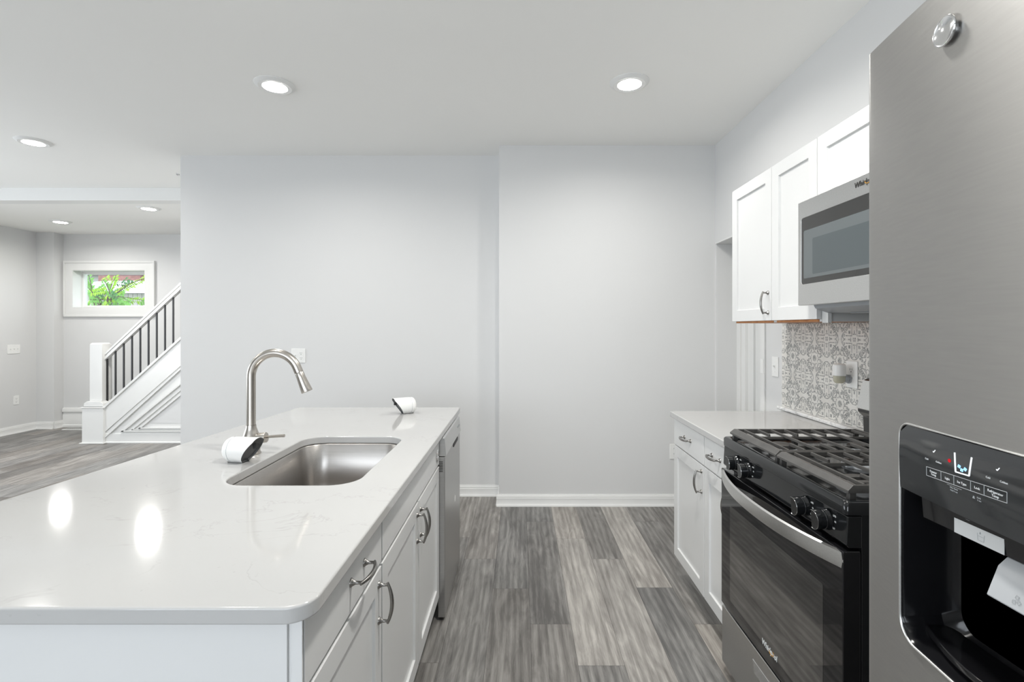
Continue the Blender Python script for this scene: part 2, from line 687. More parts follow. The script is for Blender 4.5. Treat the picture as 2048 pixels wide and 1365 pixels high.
def baseboard(name, a, b, nrm, h=0.086, d=0.016):
    """a,b floor points of the wall line; nrm points into the room"""
    a, b, nv = Vector((*a, 0)), Vector((*b, 0)), Vector((*nrm, 0))
    prof = [(0, 0), (d + 0.010, 0), (d + 0.010, 0.006), (d + 0.004, 0.016), (d, 0.022), (d, h * .70), (d - 0.003, h * .74), (d - 0.003, h * .84), (d - 0.007, h * .9), (d - 0.009, h), (0, h)]
    bm = nb()
    prism(bm, [a + nv * p_ + Vector((0, 0, z_)) for p_, z_ in prof], b - a)
    return struct(name, bm, TRIM)


baseboard('baseboard_ahead_right', (-0.163 - 0.02, YR), (XW, YR), (0, -1), 0.09)
baseboard('baseboard_ahead_corner', (-0.163, YL), (-0.163, YR), (-1, 0), 0.09)
baseboard('baseboard_ahead_left', (XE, YL), (-0.163, YL), (0, -1), 0.09)
baseboard('baseboard_left', (XL, Y0), (XL, YB), (1, 0), 0.10)
baseboard('baseboard_chase', (XL, YB), (U(108, YB), YB), (0, -1), 0.10)
baseboard('baseboard_chase_side', (U(108, YB), YB), (U(108, YB), YF), (1, 0), 0.10)
# tall two-band baseboard behind the stairs
bm = nb()
x0, x1 = U(128, YF), -2.8
prism(bm, [(x0, YF, 0), (x0, YF - .03, 0), (x0, YF - .03, .03), (x0, YF - .02, .04), (x0, YF - .02, .17), (x0, YF - .012, .19), (x0, YF - .012, .205), (x0, YF - .03, .215), (x0, YF - .03, .245), (x0, YF - .02, .265), (x0, YF, .27)], (x1 - x0, 0, 0))
struct('baseboard_far', bm, TRIM)
t_ = thing('floor_vent', 'small white metal floor register beside the newel post of the stairs', 'vent', (-6.05, 6.80, 0.0))
bm = nb()
box(bm, -6.2, -5.86, 6.76, 6.86, 0.0, 0.008)
for k in range(14):
    pass
mk('grille', bm, PLASTIC, t_, world=True, bevel=0.002)
bm = nb()
for k in range(12):
    box(bm, -6.18 + k * .0265, -6.165 + k * .0265, 6.78, 6.84, 0.0075, 0.0088)
mk('slot', bm, SLOT, t_, world=True)

# ------------------------------------------------------------------ far window
win = thing('window_1', '', '', ((wx0 + wx1) / 2, YF, wz0), kind='structure')
ox0, ox1, oz0, oz1 = U(130, YF) + .005, U(311, YF), V(633, YF), V(523, YF)
bm = sheet('c', [[(ox0, oz0), (ox1, oz0), (ox1, oz1), (ox0, oz1)], [(wx0, wz0), (wx1, wz0), (wx1, wz1), (wx0, wz1)]], 0.022, 0.002, 'XZ', YF - 0.011)
# raised outer band
for (a, b_, c_, d_) in ((ox0 - .004, ox1 + .004, oz1 - .025, oz1 + .004), (ox1 - .025, ox1 + .004, oz0 + .0205, oz1 - .0255), (ox0 - .004, ox0 + .02, oz0 + .0205, oz1 - .0255)):
    box(bm, a, b_, YF - 0.034, YF, c_, d_)
box(bm, ox0 - .004, ox1 + .004, YF - 0.03, YF, oz0 - 0.006, oz0 + .02)
mk('window_casing', bm, TRIM, win, world=True, bevel=0.002)
bm = nb()
box(bm, wx0 + .001, wx0 + .006, YF - .02, YF + .22, wz0 + .001, wz1 - .001)
box(bm, wx1 - .006, wx1 - .001, YF - .02, YF + .22, wz0 + .001, wz1 - .001)
box(bm, wx0 + .006, wx1 - .006, YF - .02, YF + .22, wz1 - .006, wz1 - .001)
box(bm, wx0 + .006, wx1 - .006, YF - .02, YF + .22, wz0 + .001, wz0 + .006)
mk('window_jamb', bm, TRIM, win, world=True)
gx0, gx1, gz0, gz1 = wx0 + .028, wx1 - .028, V(611.5, 7.13), V(549, 7.13)
bm = sheet('s', [[(wx0, wz0), (wx1, wz0), (wx1, wz1), (wx0, wz1)], [(gx0, gz0), (gx1, gz0), (gx1, gz1), (gx0, gz1)]], 0.04, 0.003, 'XZ', 7.13)
mk('window_sash', bm, PLASTIC, win, world=True)
GLASS = bpy.data.materials.new('window_glass')
t = NT(GLASS)
tr = t.n('BsdfTransparent', {'Color': (0.96, 0.98, 0.97)})
gl = t.n('BsdfGlossy', {'Roughness': 0.02})
mx = t.n('MixShader', {0: 0.06})
t.t.links.new(tr.outputs[0], mx.inputs[1])
t.t.links.new(gl.outputs[0], mx.inputs[2])
t.t.links.new(mx.outputs[0], t.out.inputs[0])
mk('window_pane', B(gx0 - .01, gx1 + .01, 7.128, 7.132, gz0 - .01, gz1 + .01), GLASS, win, world=True)

# unseen windows, added to supply the room with daylight
for nm, a in (('added_window_2', (-3.0, 0.4, 0.8, 2.3)),):
    w_ = thing(nm, '', '', (-1.3, Y0, 0.8), kind='structure')
    x0, x1, z0, z1 = a
    xm = (x0 + x1) / 2
    bm = sheet('s', [[(x0 - .08, z0 - .08), (x1 + .08, z0 - .08), (x1 + .08, z1 + .08), (x0 - .08, z1 + .08)],
                     [(x0 + .03, z0 + .03), (xm - .04, z0 + .03), (xm - .04, z1 - .03), (x0 + .03, z1 - .03)],
                     [(xm + .04, z0 + .03), (x1 - .03, z0 + .03), (x1 - .03, z1 - .03), (xm + .04, z1 - .03)]], 0.03, 0.003, 'XZ', Y0 + .01)
    mk('window_frame', bm, TRIM, w_, world=True)
w_ = thing('added_window_3', '', '', (XL, 2.6, 0.65), kind='structure')  # unseen too, added for light from the left
bm = nb()
for (ya, yb, za, zb) in ((0.92, 4.28, .57, .67), (0.92, 4.28, 2.33, 2.43), (0.92, 1.03, .67, 2.33), (4.17, 4.28, .67, 2.33), (2.56, 2.64, .67, 2.33)):
    box(bm, XL - .01, XL + .02, ya, yb, za, zb)
mk('window_frame', bm, TRIM, w_, world=True)

# ------------------------------------------------------------------ outside the far window
shed = thing('garden_shed', 'pale boarded outbuilding with a low white roof seen through the far window', 'outbuilding', (-9.6, 12.0, 0))
BOARD = mat('pale_boards', (0.62, 0.58, 0.58), 0.7, var=0.05)
ROOFW = mat('white_roof', (0.85, 0.86, 0.88), 0.6)
REDB = mat('red_brick', (0.42, 0.20, 0.19), 0.8, var=0.2, vscale=8)
SIDING = mat('grey_siding', (0.58, 0.56, 0.58), 0.7, var=0.04)
bm = nb()
xs = [-11.6 + k * 0.11 for k in range(40)]
for x_ in xs:
    box(bm, x_, x_ + 0.10, 12.0, 12.03, 0, 2.20)
box(bm, -11.6, -7.2, 12.03, 12.05, 0, 2.22, 1)
box(bm, -11.6, -7.2, 12.05, 14.0, 0, 2.2, 1)
mk('wall', bm, [BOARD, mat('board_gap', (0.10, 0.10, 0.10), 0.8)], shed, world=True)
bm = nb()
prism(bm, [(-11.8, 11.8, 2.20), (-11.8, 11.8, 2.26), (-11.8, 14.2, 2.72), (-11.8, 14.2, 2.64)], (4.7, 0, 0))
mk('roof', bm, ROOFW, shed, world=True)
bm = nb()
box(bm, -9.98, -9.55, 11.98, 12.0, 1.55, 2.12)
mk('window', bm, mat('dark_pane', (0.08, 0.09, 0.11), 0.2), shed, world=True)
house = thing('house', 'grey and red house standing behind the white shed roof outside', 'house', (-13, 17, 0))
mk('wall', B(-22, -8.0, 17, 20, 0, 3.15), SIDING, house, world=True)
mk('roof', B(-22.2, -7.8, 16.8, 20.2, 3.15, 3.42), mat('roof_shingle', (0.30, 0.27, 0.28), 0.9), house, world=True)
mk('chimney', B(-14.0, -12.6, 16.6, 16.98, 1.0, 3.12), REDB, house, world=True)
struct('ground_outside', B(-30, 10, 7.25, 40, -0.1, 0.0), mat('grass_ground', (0.12, 0.2, 0.07), 0.9, var=.3, vscale=2))

LEAF = [mat('leaf_bright', (0.36, 0.62, 0.04), 0.5, var=0.15), mat('leaf_green', (0.16, 0.42, 0.06), 0.5, var=0.15), mat('leaf_dark', (0.06, 0.22, 0.06), 0.5)]
for l_ in LEAF:
    l_.node_tree.nodes['Principled BSDF'].inputs['Subsurface Weight'].default_value = 0.0
tree = thing('sumac_tree', 'young tree with bright green feathery leaves outside the far window', 'tree', (-8.6, 8.6, 0))
random.seed(5)
bm = nb()
tube(bm, [(-8.2, 8.9, 0), (-8.15, 8.85, 1.2), (-8.0, 8.8, 1.75)], [.03, .024, .018], 8)
stems = []
at8 = lambda px, py, y: Vector((U(px, y), y, V(py, y)))
for a, b_ in (((200, 615), (168, 566)), ((222, 592), (206, 560)), ((222, 592), (268, 566)), ((215, 600), (292, 602)), ((205, 612), (175, 575)), ((228, 590), (292, 556)), ((225, 594), (262, 606)), ((205, 600), (180, 600)), ((215, 598), (232, 552)), ((190, 618), (178, 552)), ((170, 630), (176, 606)), ((200, 625), (215, 608))):
    yy = 8.4 + random.random() * .7
    p0, p1 = at8(*a, 8.7), at8(*b_, yy)
    mid = (p0 + p1) / 2 + Vector((0, 0, 0.05))
    stems.append((p0, mid, p1))
    tube(bm, [p0, mid, p1], [.010, .006, .004], 6)
for px in (200, 215, 222):
    tube(bm, [Vector((-8.0, 8.8, 1.6)), at8(px, 610, 8.7), at8(px, 595, 8.7)], [.014, .01, .008], 6)
mk('branch', bm, mat('bark', (0.10, 0.06, 0.06), 0.8), tree, world=True)
bm = nb()


def leaflet(bm, p, d, L, mi):
    d = d.normalized()
    n_ = Vector((random.uniform(-.5, .5), -1, random.uniform(-.2, .8))).normalized()
    s = d.cross(n_).normalized() * L * .2
    up = n_ * L * .06
    pts = [p, p + d * L * .35 + s + up, p + d * L * .7 + s * .7, p + d * L, p + d * L * .7 - s * .7, p + d * L * .35 - s + up]
    f = bm.faces.new([bm.verts.new(v) for v in pts])
    f.material_index = mi


for p0, mid, p1 in stems:
    for fr in range(3):
        if fr == 0:
            a, b_ = p0, p1
        else:
            tt = random.uniform(.25, .9)
            a = p0.lerp(p1, tt)
            b_ = a + Vector((random.uniform(-.3, .3), random.uniform(-.15, .15), random.uniform(-.12, .16)))
        ax = (b_ - a)
        per = Vector((-ax.z, 0, ax.x)).normalized()
        mi = random.choice((0, 0, 1, 1, 2))
        nn = max(6, int(ax.length / .028))
        for k in range(nn):
            c_ = a.lerp(b_, (k + .6) / nn)
            for sgn in (-1, 1):
                d_ = ax.normalized() * .45 + per * sgn + Vector((0, random.uniform(-.2, .2), -.15))
                leaflet(bm, c_, d_, random.uniform(.05, .09), mi)
mk('foliage', bm, LEAF, tree, world=True, recalc=False)

# ------------------------------------------------------------------ doorway in the right wall
dr = thing('door_1', '', '', (1.70, 3.5, 0), kind='structure')
YFJ = 3.86
bm = nb()
box(bm, XW + .19, 1.76, 2.9, YFJ, 0, 2.10)
mk('door_backing', bm, TRIM, dr, world=True)
bm = nb()
X = 1.706
box(bm, X - .035, X, YFJ - .055, YFJ, 0, 2.03)
box(bm, X - .022, X, 3.74, YFJ - .055, 0, 2.03)
box(bm, X - .036, X, 3.715, 3.74, 0, 2.03)
box(bm, X - .014, X, 3.60, 3.715, 0, 2.03)
box(bm, X - .034, X, 3.585, 3.60, 0, 2.03)
box(bm, X - .020, X, 3.2, 3.585, 0, 2.03)
mk('door_panel', bm, TRIM, dr, world=True, bevel=0.003)
bm = nb()
box(bm, XW - .012, XW, 3.083, 3.134, 0, 2.09)
box(bm, XW - .012, XW, 3.083, 3.86, 2.03, 2.04)
mk('door_casing', bm, TRIM, dr, world=True, bevel=0.002)
bm = nb()
box(bm, XW - .0145, XW - .012, 3.09, 3.128, 1.10, 1.19)
mk('strike_plate', bm, PLASTIC, dr, world=True, bevel=0.001)

# ------------------------------------------------------------------ ceiling lights
def ceiling_light(x, y, z, label, power=1.0):
    o = thing('ceiling_light', label, 'light', (x, y, z), 0, 'recessed ceiling lights')
    bm = nb()
    lathe(bm, [(0.082, -0.0145), (0.090, -0.016), (0.100, -0.011), (0.112, -0.003), (0.1125, 0.0), (0.082, 0.0)], n=48)
    mk('trim_ring', bm, TRIM, o)
    bm = nb()
    lathe(bm, [(0, -0.017), (0.04, -0.0165), (0.075, -0.014), (0.083, -0.010), (0.083, -0.004)], n=48)
    mk('lens', bm, LENS, o)
    area('lamp_glow', (x, y, z - 0.03), (0, 0, 0), 0.16, 0.16, LAMP_W * power, LAMP_C, 'DISK', math.radians(165))


ceiling_light(-1.432, 2.922, ZC, 'round flush ceiling light above the sink faucet', 0.85)
ceiling_light(0.633, 2.892, ZC, 'round flush ceiling light above the aisle near the wall cabinets', 0.72)
ceiling_light(-3.704, 3.807, ZC, 'round flush ceiling light at the left, before the beam')
ceiling_light(-4.04, 5.44, ZF, 'round flush ceiling light beyond the beam, above the staircase', 2.2)
ceiling_light(-5.63, 6.127, ZF, 'round flush ceiling light beyond the beam, towards the left wall', 1.0)

ceiling_light(0.30, 1.30, ZC, 'added unseen ceiling light over the aisle between range and island', 2.2)  # out of view, added to brighten the aisle and island doors
ceiling_light(-1.43, 1.50, ZC, 'added unseen ceiling light above the near half of the island', 0.4)  # unseen fixture added for light on the island and fridge door
ceiling_light(-3.70, 1.50, ZC, 'added unseen ceiling light left of the island, near the side window', 1.0)  # unseen fixture added to help light the left of the room

# ------------------------------------------------------------------ wall plates
def plate(name, label, cat, loc, rotz, w, h, toggles=(), outlets=(), group=None):
    o = thing(name, label, cat, loc, rotz, group)
    bm = nb()
    box(bm, -w / 2, w / 2, -0.006, 0, -h / 2, h / 2)
    mk('cover_plate', bm, PLASTIC, o, bevel=0.0035, seg=3)
    for tx in toggles:
        bm = nb()
        box(bm, tx - .006, tx + .006, -0.0066, -0.005, -.013, .013)
        prism(bm, [(tx - .004, -.006, -.006), (tx - .004, -.018, .006), (tx - .004, -.016, .011), (tx - .004, -.006, .006)], (.008, 0, 0))
        for zz in (-.03, .03):
            lathe(bm, [(0.003, 0), (0.003, .0015), (0, .0018)], along((tx, -.0055, zz), (0, -1, 0)), 10)
        mk('toggle', bm, GREYP if cat == 'x' else PLASTIC, o)
    for tx in outlets:
        for zz in (.02, -.02):
            bm = nb()
            prism(bm, [(a, -.0055, b_) for a, b_ in rrect(tx - .016, tx + .016, zz - .014, zz + .014, .008, 4)], (0, -.002, 0))
            rc_ = mk('receptacle', bm, PLASTIC, o)
            bm = nb()
            box(bm, tx - .0075, tx - .0055, -.0078, -.006, zz - .001, zz + .008)
            box(bm, tx + .0055, tx + .0075, -.0078, -.006, zz - .001, zz + .008)
            lathe(bm, [(0.0026, 0), (0.0026, .0023), (0, .0023)], along((tx, -.0055, zz - .008), (0, -1, 0)), 10)
            mk('contact_slots', bm, SLOT, rc_)
    return o


plate('light_switch', 'white double wall plate behind the faucet spout, with a switch and an outlet', 'switch', (U(597, YL), YL, V(712, YL)), 0, .116, .116, (-.024,), (.024,))
plate('light_switch', 'white triple switch plate on the left wall', 'switch', (XL, 6.535, V(699, 6.535)), PI / 2, .166, .116, (-.046, 0, .046))
plate('wall_outlet', 'white outlet low on the left wall below the triple switch', 'outlet', (XL, 6.567, V(801, 6.567)), PI / 2, .075, .116, (), (0,))
plate('wall_outlet', 'white outlet low on the wall ahead, half hidden by the right base cabinet', 'outlet', (U(1349, YR), YR, V(903.5, YR)), 0, .075, .116, (), (0,))
plate('light_switch', 'white single switch plate on the right wall left of the patterned tiles', 'switch', (XW, 2.966, V(734, 2.966)), -PI / 2, .072, .118, (0,))

# sprinkler on the wall end
o = thing('fire_sprinkler', 'small white sidewall sprinkler head at the top of the wall end', 'sprinkler', (XE, 4.152, V(350, 4.152)))
bm = nb()
lathe(bm, [(0.0, 0), (0.03, 0), (0.028, .006), (0.012, .010), (0.011, .022), (0, .022)], along((0, 0, 0), (-1, 0, 0)), 20)
mk('escutcheon', bm, PLASTIC, o)
bm = nb()
tube(bm, [(-.02, -.012, 0), (-.035, -.014, 0), (-.045, 0, 0), (-.035, .014, 0), (-.02, .012, 0)], .003, 8)
box(bm, -.050, -.046, -.014, .014, -.004, .012)
mk('deflector', bm, CHROME, o)

# ------------------------------------------------------------------ staircase
st = thing('staircase', 'white staircase with newel post, handrail and black metal balusters', 'stairs', (-5.1, 6.1, 0))
YS = 6.0
SL = (820.6 - 681) / (358.6 - 204)      # slope dz/dx


def skz(x):
    return V(820.6, YS) + (x - U(204, YS)) * SL


xA, xB = U(204, YS), XE - 0.002
bm = nb()
z_off = V(878, YS)          # underside of the skirt at the newel
prism(bm, [(xA, YS, skz(xA)), (xB, YS, skz(xB)), (xB, YS, skz(xB) - .36), (U(200, YS), YS, V(878, YS) + .03)], (0, .04, 0))
mk('stringer', bm, TRIM, st, world=True, bevel=0.003)
bm = nb()
nrm = Vector((-SL, 0, 1)).normalized()


def band(bm, off0, off1, ya, yb, x0=xA, x1=xB):
    prism(bm, [(x0, ya, skz(x0) + off0), (x1, ya, skz(x1) + off0), (x1, ya, skz(x1) + off1), (x0, ya, skz(x0) + off1)], (0, yb - ya, 0))


band(bm, -.012, .022, YS - .018, YS + .09)
band(bm, -.372, -.352, YS - .010, YS + .01)
mk('stringer_cap', bm, TRIM, st, world=True, bevel=0.003)
# wall below the stringer: board field with triangular moulding and a grey field
bm = nb()
x2 = U(196, YS)
prism(bm, [(x2, YS + .012, 0), (xB, YS + .012, 0), (xB, YS + .012, skz(xB) - .3), (x2, YS + .012, skz(x2) - .3)], (0, .10, 0))
mk('side_panel', bm, TRIM, st, world=True)


def zx(px, py):
    return (U(px, YS), V(py, YS))


ax, az = zx(241.6, 864)
s2 = (V(768, YS) - V(864, YS)) / (U(358.6, YS) - U(241.6, YS))
bm = nb()
for k, (o0, w0, th) in enumerate(((0.0, .020, .022), (.052, .014, .016), (.088, .018, .020))):
    # nested triangle mouldings: sloping piece and bottom piece
    ln = 2.3
    x_a = ax + o0 * 2.35
    z_a = az + o0 * .42
    prism(bm, [(x_a, YS + .012 - th, z_a), (x_a + ln, YS + .012 - th, z_a + ln * s2), (x_a + ln, YS + .012 - th, z_a + ln * s2 - w0 * 1.35), (x_a + w0 * 1.6, YS + .012 - th, z_a)], (0, th, 0))
    prism(bm, [(x_a, YS + .012 - th, z_a), (XE - .01, YS + .012 - th, z_a), (XE - .01, YS + .012 - th, z_a + w0 * .8), (x_a + w0, YS + .012 - th, z_a + w0 * .8)], (0, th, 0))
mk('panel_moulding', bm, TRIM, st, world=True, bevel=0.002)
bm = nb()
gx, gz = zx(289, 847)
x_e = XE - .01
prism(bm, [(gx, YS + .008, gz), (x_e, YS + .008, gz), (x_e, YS + .008, gz + (x_e - gx) * s2), ], (0, .006, 0))
mk('panel_field', bm, WALL, st, world=True, label='grey painted triangular field')
bm = nb()
prism(bm, [(x2, YS + .012, 0), (x2, YS - .006, 0), (x2, YS - .006, .012), (x2, YS + .004, .02), (x2, YS + .004, .11), (x2, YS + .012, .12)], (XE - x2 - .01, 0, 0))
mk('panel_base', bm, TRIM, st, world=True)
# newel
n0x, n1x = U(163.5, 5.97), U(206, 5.97)
bm = nb()
box(bm, n0x, n1x, 5.97, 6.21, 0, V(815, 5.97))
box(bm, n0x - .02, n1x + .02, 5.95, 6.23, 0, .012)
box(bm, n0x - .012, n1x + .012, 5.958, 6.222, V(815, 5.97) - .012, V(815, 5.97))
cx = (U(179, 6.02) + U(204, 6.02)) / 2
prism(bm, [(cx - .115, 5.985, V(815, 5.97)), (cx + .115, 5.985, V(815, 5.97)), (cx + .115, 5.985, V(808, 5.97)), (cx + .082, 5.985, V(804, 5.97)), (cx - .082, 5.985, V(804, 5.97)), (cx - .115, 5.985, V(808, 5.97))], (0, .21, 0))
box(bm, cx - .075, cx + .075, 6.02, 6.17, V(804, 5.97), V(689, 6.02))
prism(bm, [(cx - .075, 6.02, V(689, 6.02)), (cx + .075, 6.02, V(689, 6.02)), (cx + .06, 6.035, V(686.5, 6.02)), (cx - .06, 6.035, V(686.5, 6.02))], (0, .12, 0))
mk('newel_post', bm, TRIM, st, world=True, bevel=0.004)
# handrail
hx0, hz0 = U(197, 6.05), V(717, 6.05)
hs = (V(565, 6.05) - hz0) / (U(360, 6.05) - hx0)
hx1 = XE - .003
bm = nb()
for (za, zb, ya, yb) in ((-.03, 0, 6.055, 6.115), (-.055, -.03, 6.065, 6.105), (-.085, -.055, 6.055, 6.115)):
    L_ = hx1 - hx0
    prism(bm, [(hx0, ya, hz0 + za), (hx1, ya, hz0 + L_ * hs + za), (hx1, ya, hz0 + L_ * hs + zb), (hx0, ya, hz0 + zb)], (0, yb - ya, 0))
mk('handrail', bm, TRIM, st, world=True, bevel=0.004)
bxs = [214, 230.5, 247, 263.5, 280, 296.5, 313, 329.5, 346, 360.5]
sp = U(230.5, 6.08) - U(214, 6.08)
k = 0
x_ = U(214, 6.08)
while x_ < XE - .05:
    bm = nb()
    zb = skz(x_) + .015
    zt = hz0 + (x_ - hx0) * hs - .08
    if zt > 2.66:
        zt = min(zt, 3)
    box(bm, x_ - .0075, x_ + .0075, 6.0775, 6.0925, zb, zt)
    box(bm, x_ - .016, x_ + .016, 6.069, 6.101, zb - .01, zb + .022)
    box(bm, x_ - .011, x_ + .011, 6.074, 6.096, zb + .022, zb + .032)
    mk('baluster', bm, BALUST, st, world=True)
    x_ += sp
    k += 1
TREAD = mat('stair_tread_grey', (0.17, 0.16, 0.15), 0.45, var=.15, vscale=10)
bm = nb()
rise, run = .193, .193 / SL
x_ = xA + .06
z_ = rise
while x_ < XE - .3 and z_ < 2.2:
    box(bm, x_, min(x_ + run + .03, XE - .01), 6.13, 6.95, z_ - .03, z_)
    box(bm, x_ + .02, x_ + .04, 6.13, 6.95, z_ - rise, z_ - .03)
    x_ += run
    z_ += rise
mk('tread', bm, TREAD, st, world=True)

# ================================================================== CABINET PARTS
def shaker(name, parent, x0, x1, z0, z1, yf=-0.02, th=0.0195, fr=0.057, rec=0.009, **k):
    bm = nb()
    a = [(x0, z0), (x1, z0), (x1, z1), (x0, z1)]
    b_ = [(x0 + fr, z0 + fr), (x1 - fr, z0 + fr), (x1 - fr, z1 - fr), (x0 + fr, z1 - fr)]
    vo = [bm.verts.new((x, yf, z)) for x, z in a]
    vi = [bm.verts.new((x, yf, z)) for x, z in b_]
    e = .0015
    vr = [bm.verts.new((x, yf + rec, z)) for x, z in [(x0 + fr + e, z0 + fr + e), (x1 - fr - e, z0 + fr + e), (x1 - fr - e, z1 - fr - e), (x0 + fr + e, z1 - fr - e)]]
    vb = [bm.verts.new((x, yf + th, z)) for x, z in a]
    for i in range(4):
        j = (i + 1) % 4
        bm.faces.new([vo[i], vo[j], vi[j], vi[i]])
        bm.faces.new([vi[i], vi[j], vr[j], vr[i]])
        bm.faces.new([vo[j], vo[i], vb[i], vb[j]])
    bm.faces.new(vr)
    bm.faces.new(list(reversed(vb)))
    return mk(name, bm, CAB, parent, bevel=0.0012, **k)


def slab(name, parent, x0, x1, z0, z1, yf=-0.02, th=0.0195, m=None):
    return mk(name, B(x0, x1, yf, yf + th, z0, z1), m or CAB, parent, bevel=0.0015)


def pull(parent, cx, cz, L=0.10, vert=False, yf=-0.02):
    """arched cabinet pull with two flared feet"""
    bm = nb()
    d = Vector((0, 0, 1)) if vert else Vector((1, 0, 0))
    c = Vector((cx, yf, cz))
    for s in (-1, 1):
        p = c + d * (s * L / 2 * 0.92)
        lathe(bm, [(0, 0), (0.0105, 0), (0.0105, 0.0015), (0.0075, 0.005), (0.0042, 0.011), (0.0036, 0.022), (0.0045, 0.026), (0, 0.027)], along(p, (0, -1, 0)), 14)
    pts, rad = [], []
    for i in range(17):
        u = -1 + 2 * i / 16
        out = 0.024 + 0.012 * (1 - u * u)
        pts.append(c + d * (u * L / 2 * 1.04) + Vector((0, -out, 0)))
        rad.append(0.0034 + 0.0020 * (1 - u * u))
    tube(bm, pts, rad, 10, up=(0, -1, 0), flat=1.1)
    return mk('pull_handle', bm, PEWTER, parent, ang=50)


TOPC = 0.885     # cabinet top = underside of the worktop
KICKH = 0.115

# ------------------------------------------------------------------ island
XI = -0.38       # plane of the door faces
YN = 0.878


def island_cab(name, label, y0, y1, build, depth=0.60, w_wall=.018):
    o = thing(name, label, 'cabinet', (XI - .02, y0, 0), PI / 2)
    w = y1 - y0
    bm = nb()
    s = w_wall
    g = .0004
    box(bm, g, s, 0, depth, KICKH, TOPC)
    box(bm, w - s, w - g, 0, depth, KICKH, TOPC)
    box(bm, s, w - s, 0, depth, KICKH, KICKH + s)
    box(bm, s, w - s, depth - s, depth, KICKH + s, TOPC)
    box(bm, s, w - s, 0, 0.018, TOPC - .03, TOPC - .0005)
    box(bm, s, w - s, 0, 0.018, 0.70, .73)
    box(bm, g, w - g, 0.07, 0.085, 0, KICKH)
    mk('cabinet_body', bm, CAB, o)
    build(o, w)
    return o


ZD = 0.735


def b1(o, w):
    dr_ = slab('drawer', o, .005, w - .002, ZD + .010, TOPC - .006)
    pull(dr_, (1.085 + 1.178) / 2 - YN + .04, .812, .105)
    d_ = shaker('door', o, .004, w - .003, KICKH + .004, ZD - .002)
    pull(d_, w - .030, .645, .105, True)


def b2(o, w):
    f_ = slab('false_front', o, .009, w - .003, ZD + .010, TOPC - .006)
    bm = nb()
    lathe(bm, [(0, 0), (.026, 0), (.027, .003), (.024, .006), (.012, .007), (.010, .004), (0, .004)], along((w - .065, -.02, .80), (0, -1, 0)), 28)
    mk('round_disc', bm, CHROME, f_, label='round chrome disc')
    m_ = 1.875 - 1.374
    d1 = shaker('door', o, .009, m_ - .0015, KICKH + .004, ZD - .002)
    pull(d1, m_ - .030, .645, .105, True)
    d2 = shaker('door', o, m_ + .006, w - .003, KICKH + .004, ZD - .002)
    pull(d2, m_ + .030, .645, .105, True)


def D_(px):
    return 0


island_cab('base_cabinet', 'white island cabinet with one drawer and one door, nearest the camera', YN, 1.374, b1)
island_cab('sink_cabinet', 'white sink base cabinet with false front and paired shaker doors beside the dishwasher', 1.374, 2.352, b2)
mk('end_panel', B(-1.20, -.4065, .8725, .8778, 0, TOPC - .0005), CAB, None, bevel=0.001, label='broad white end panel closing the island, under the worktop overhang', cat='panel')
mk('filler_strip', B(-.3995, -.3805, .8735, .8775, 0, TOPC - .0005), CAB, None, bevel=0.001, label='narrow white upright filler strip at the near corner of the island', cat='panel')
mk('back_panel', B(-1.20, -1.02, .889, 2.93, 0, TOPC - .0005), CAB, None, bevel=0.001, label='white back panel of the island below the seating overhang on the far left side', cat='panel')

# countertop with sink cut-out
ys0, ys1, xs0, xs1 = 1.492, 2.161, -.912, -.497
outer = []
YT, XT = 2.956, -.3525


def corner(cx, cy, r, a0, n=8):
    return [(cx + r * math.cos(math.radians(a0 + 90 * k / n)), cy + r * math.sin(math.radians(a0 + 90 * k / n))) for k in range(n + 1)]


outer += corner(XT - .018, YT - .018, .018, 0)
outer += corner(-1.307 + .01, YT - .01, .01, 90)
outer += corner(-1.442 + .03, .838 + .03, .03, 180)
outer += corner(XT - .048, .838 + .048, .048, 270)
hole = rrect(xs0, xs1, ys0, ys1, .085, 10)
bm = sheet('island_worktop', [outer, hole], .030, .0045, 'XY', .90, 3)
mk('island_worktop', bm, QUARTZ, None, ang=50, wn=True, label='large white quartz worktop covering the island', cat='countertop')

# sink bowl
sk = thing('kitchen_sink', 'rectangular undermount stainless steel sink set in the island worktop', 'sink', ((xs0 + xs1) / 2, (ys0 + ys1) / 2, .66))
bm = nb()
rings = []
for (ins, z, r) in ((-.025, .884, .10), (-.004, .884, .088), (.000, .880, .086), (.004, .72, .082), (.008, .695, .078), (.022, .678, .066), (.05, .672, .05), (.16, .668, .03)):
    lp = rrect(xs0 + ins, xs1 - ins, ys0 + ins, ys1 - ins, r, 10)
    rings.append([bm.verts.new((x, y, z)) for x, y in lp])
for a, b_ in zip(rings, rings[1:]):
    n = len(a)
    for i in range(n):
        bm.faces.new([a[i], a[(i + 1) % n], b_[(i + 1) % n], b_[i]])
bm.faces.new(rings[-1])
sb_ = mk('bowl', bm, SINKM, sk, world=True, ang=60, recalc=False)
so = sb_.modifiers.new('shell', 'SOLIDIFY')
so.thickness = -.0015 if False else .0015
so.offset = 0
bm = nb()
lathe(bm, [(0, .671), (.018, .671), (.02, .6695), (.04, .6695), (.045, .6725), (.052, .6735), (.054, .671), (.054, .668)], T((xs0 + xs1) / 2, (ys0 + ys1) / 2, 0), 32)
mk('drain', bm, CHROME, sk, world=True)

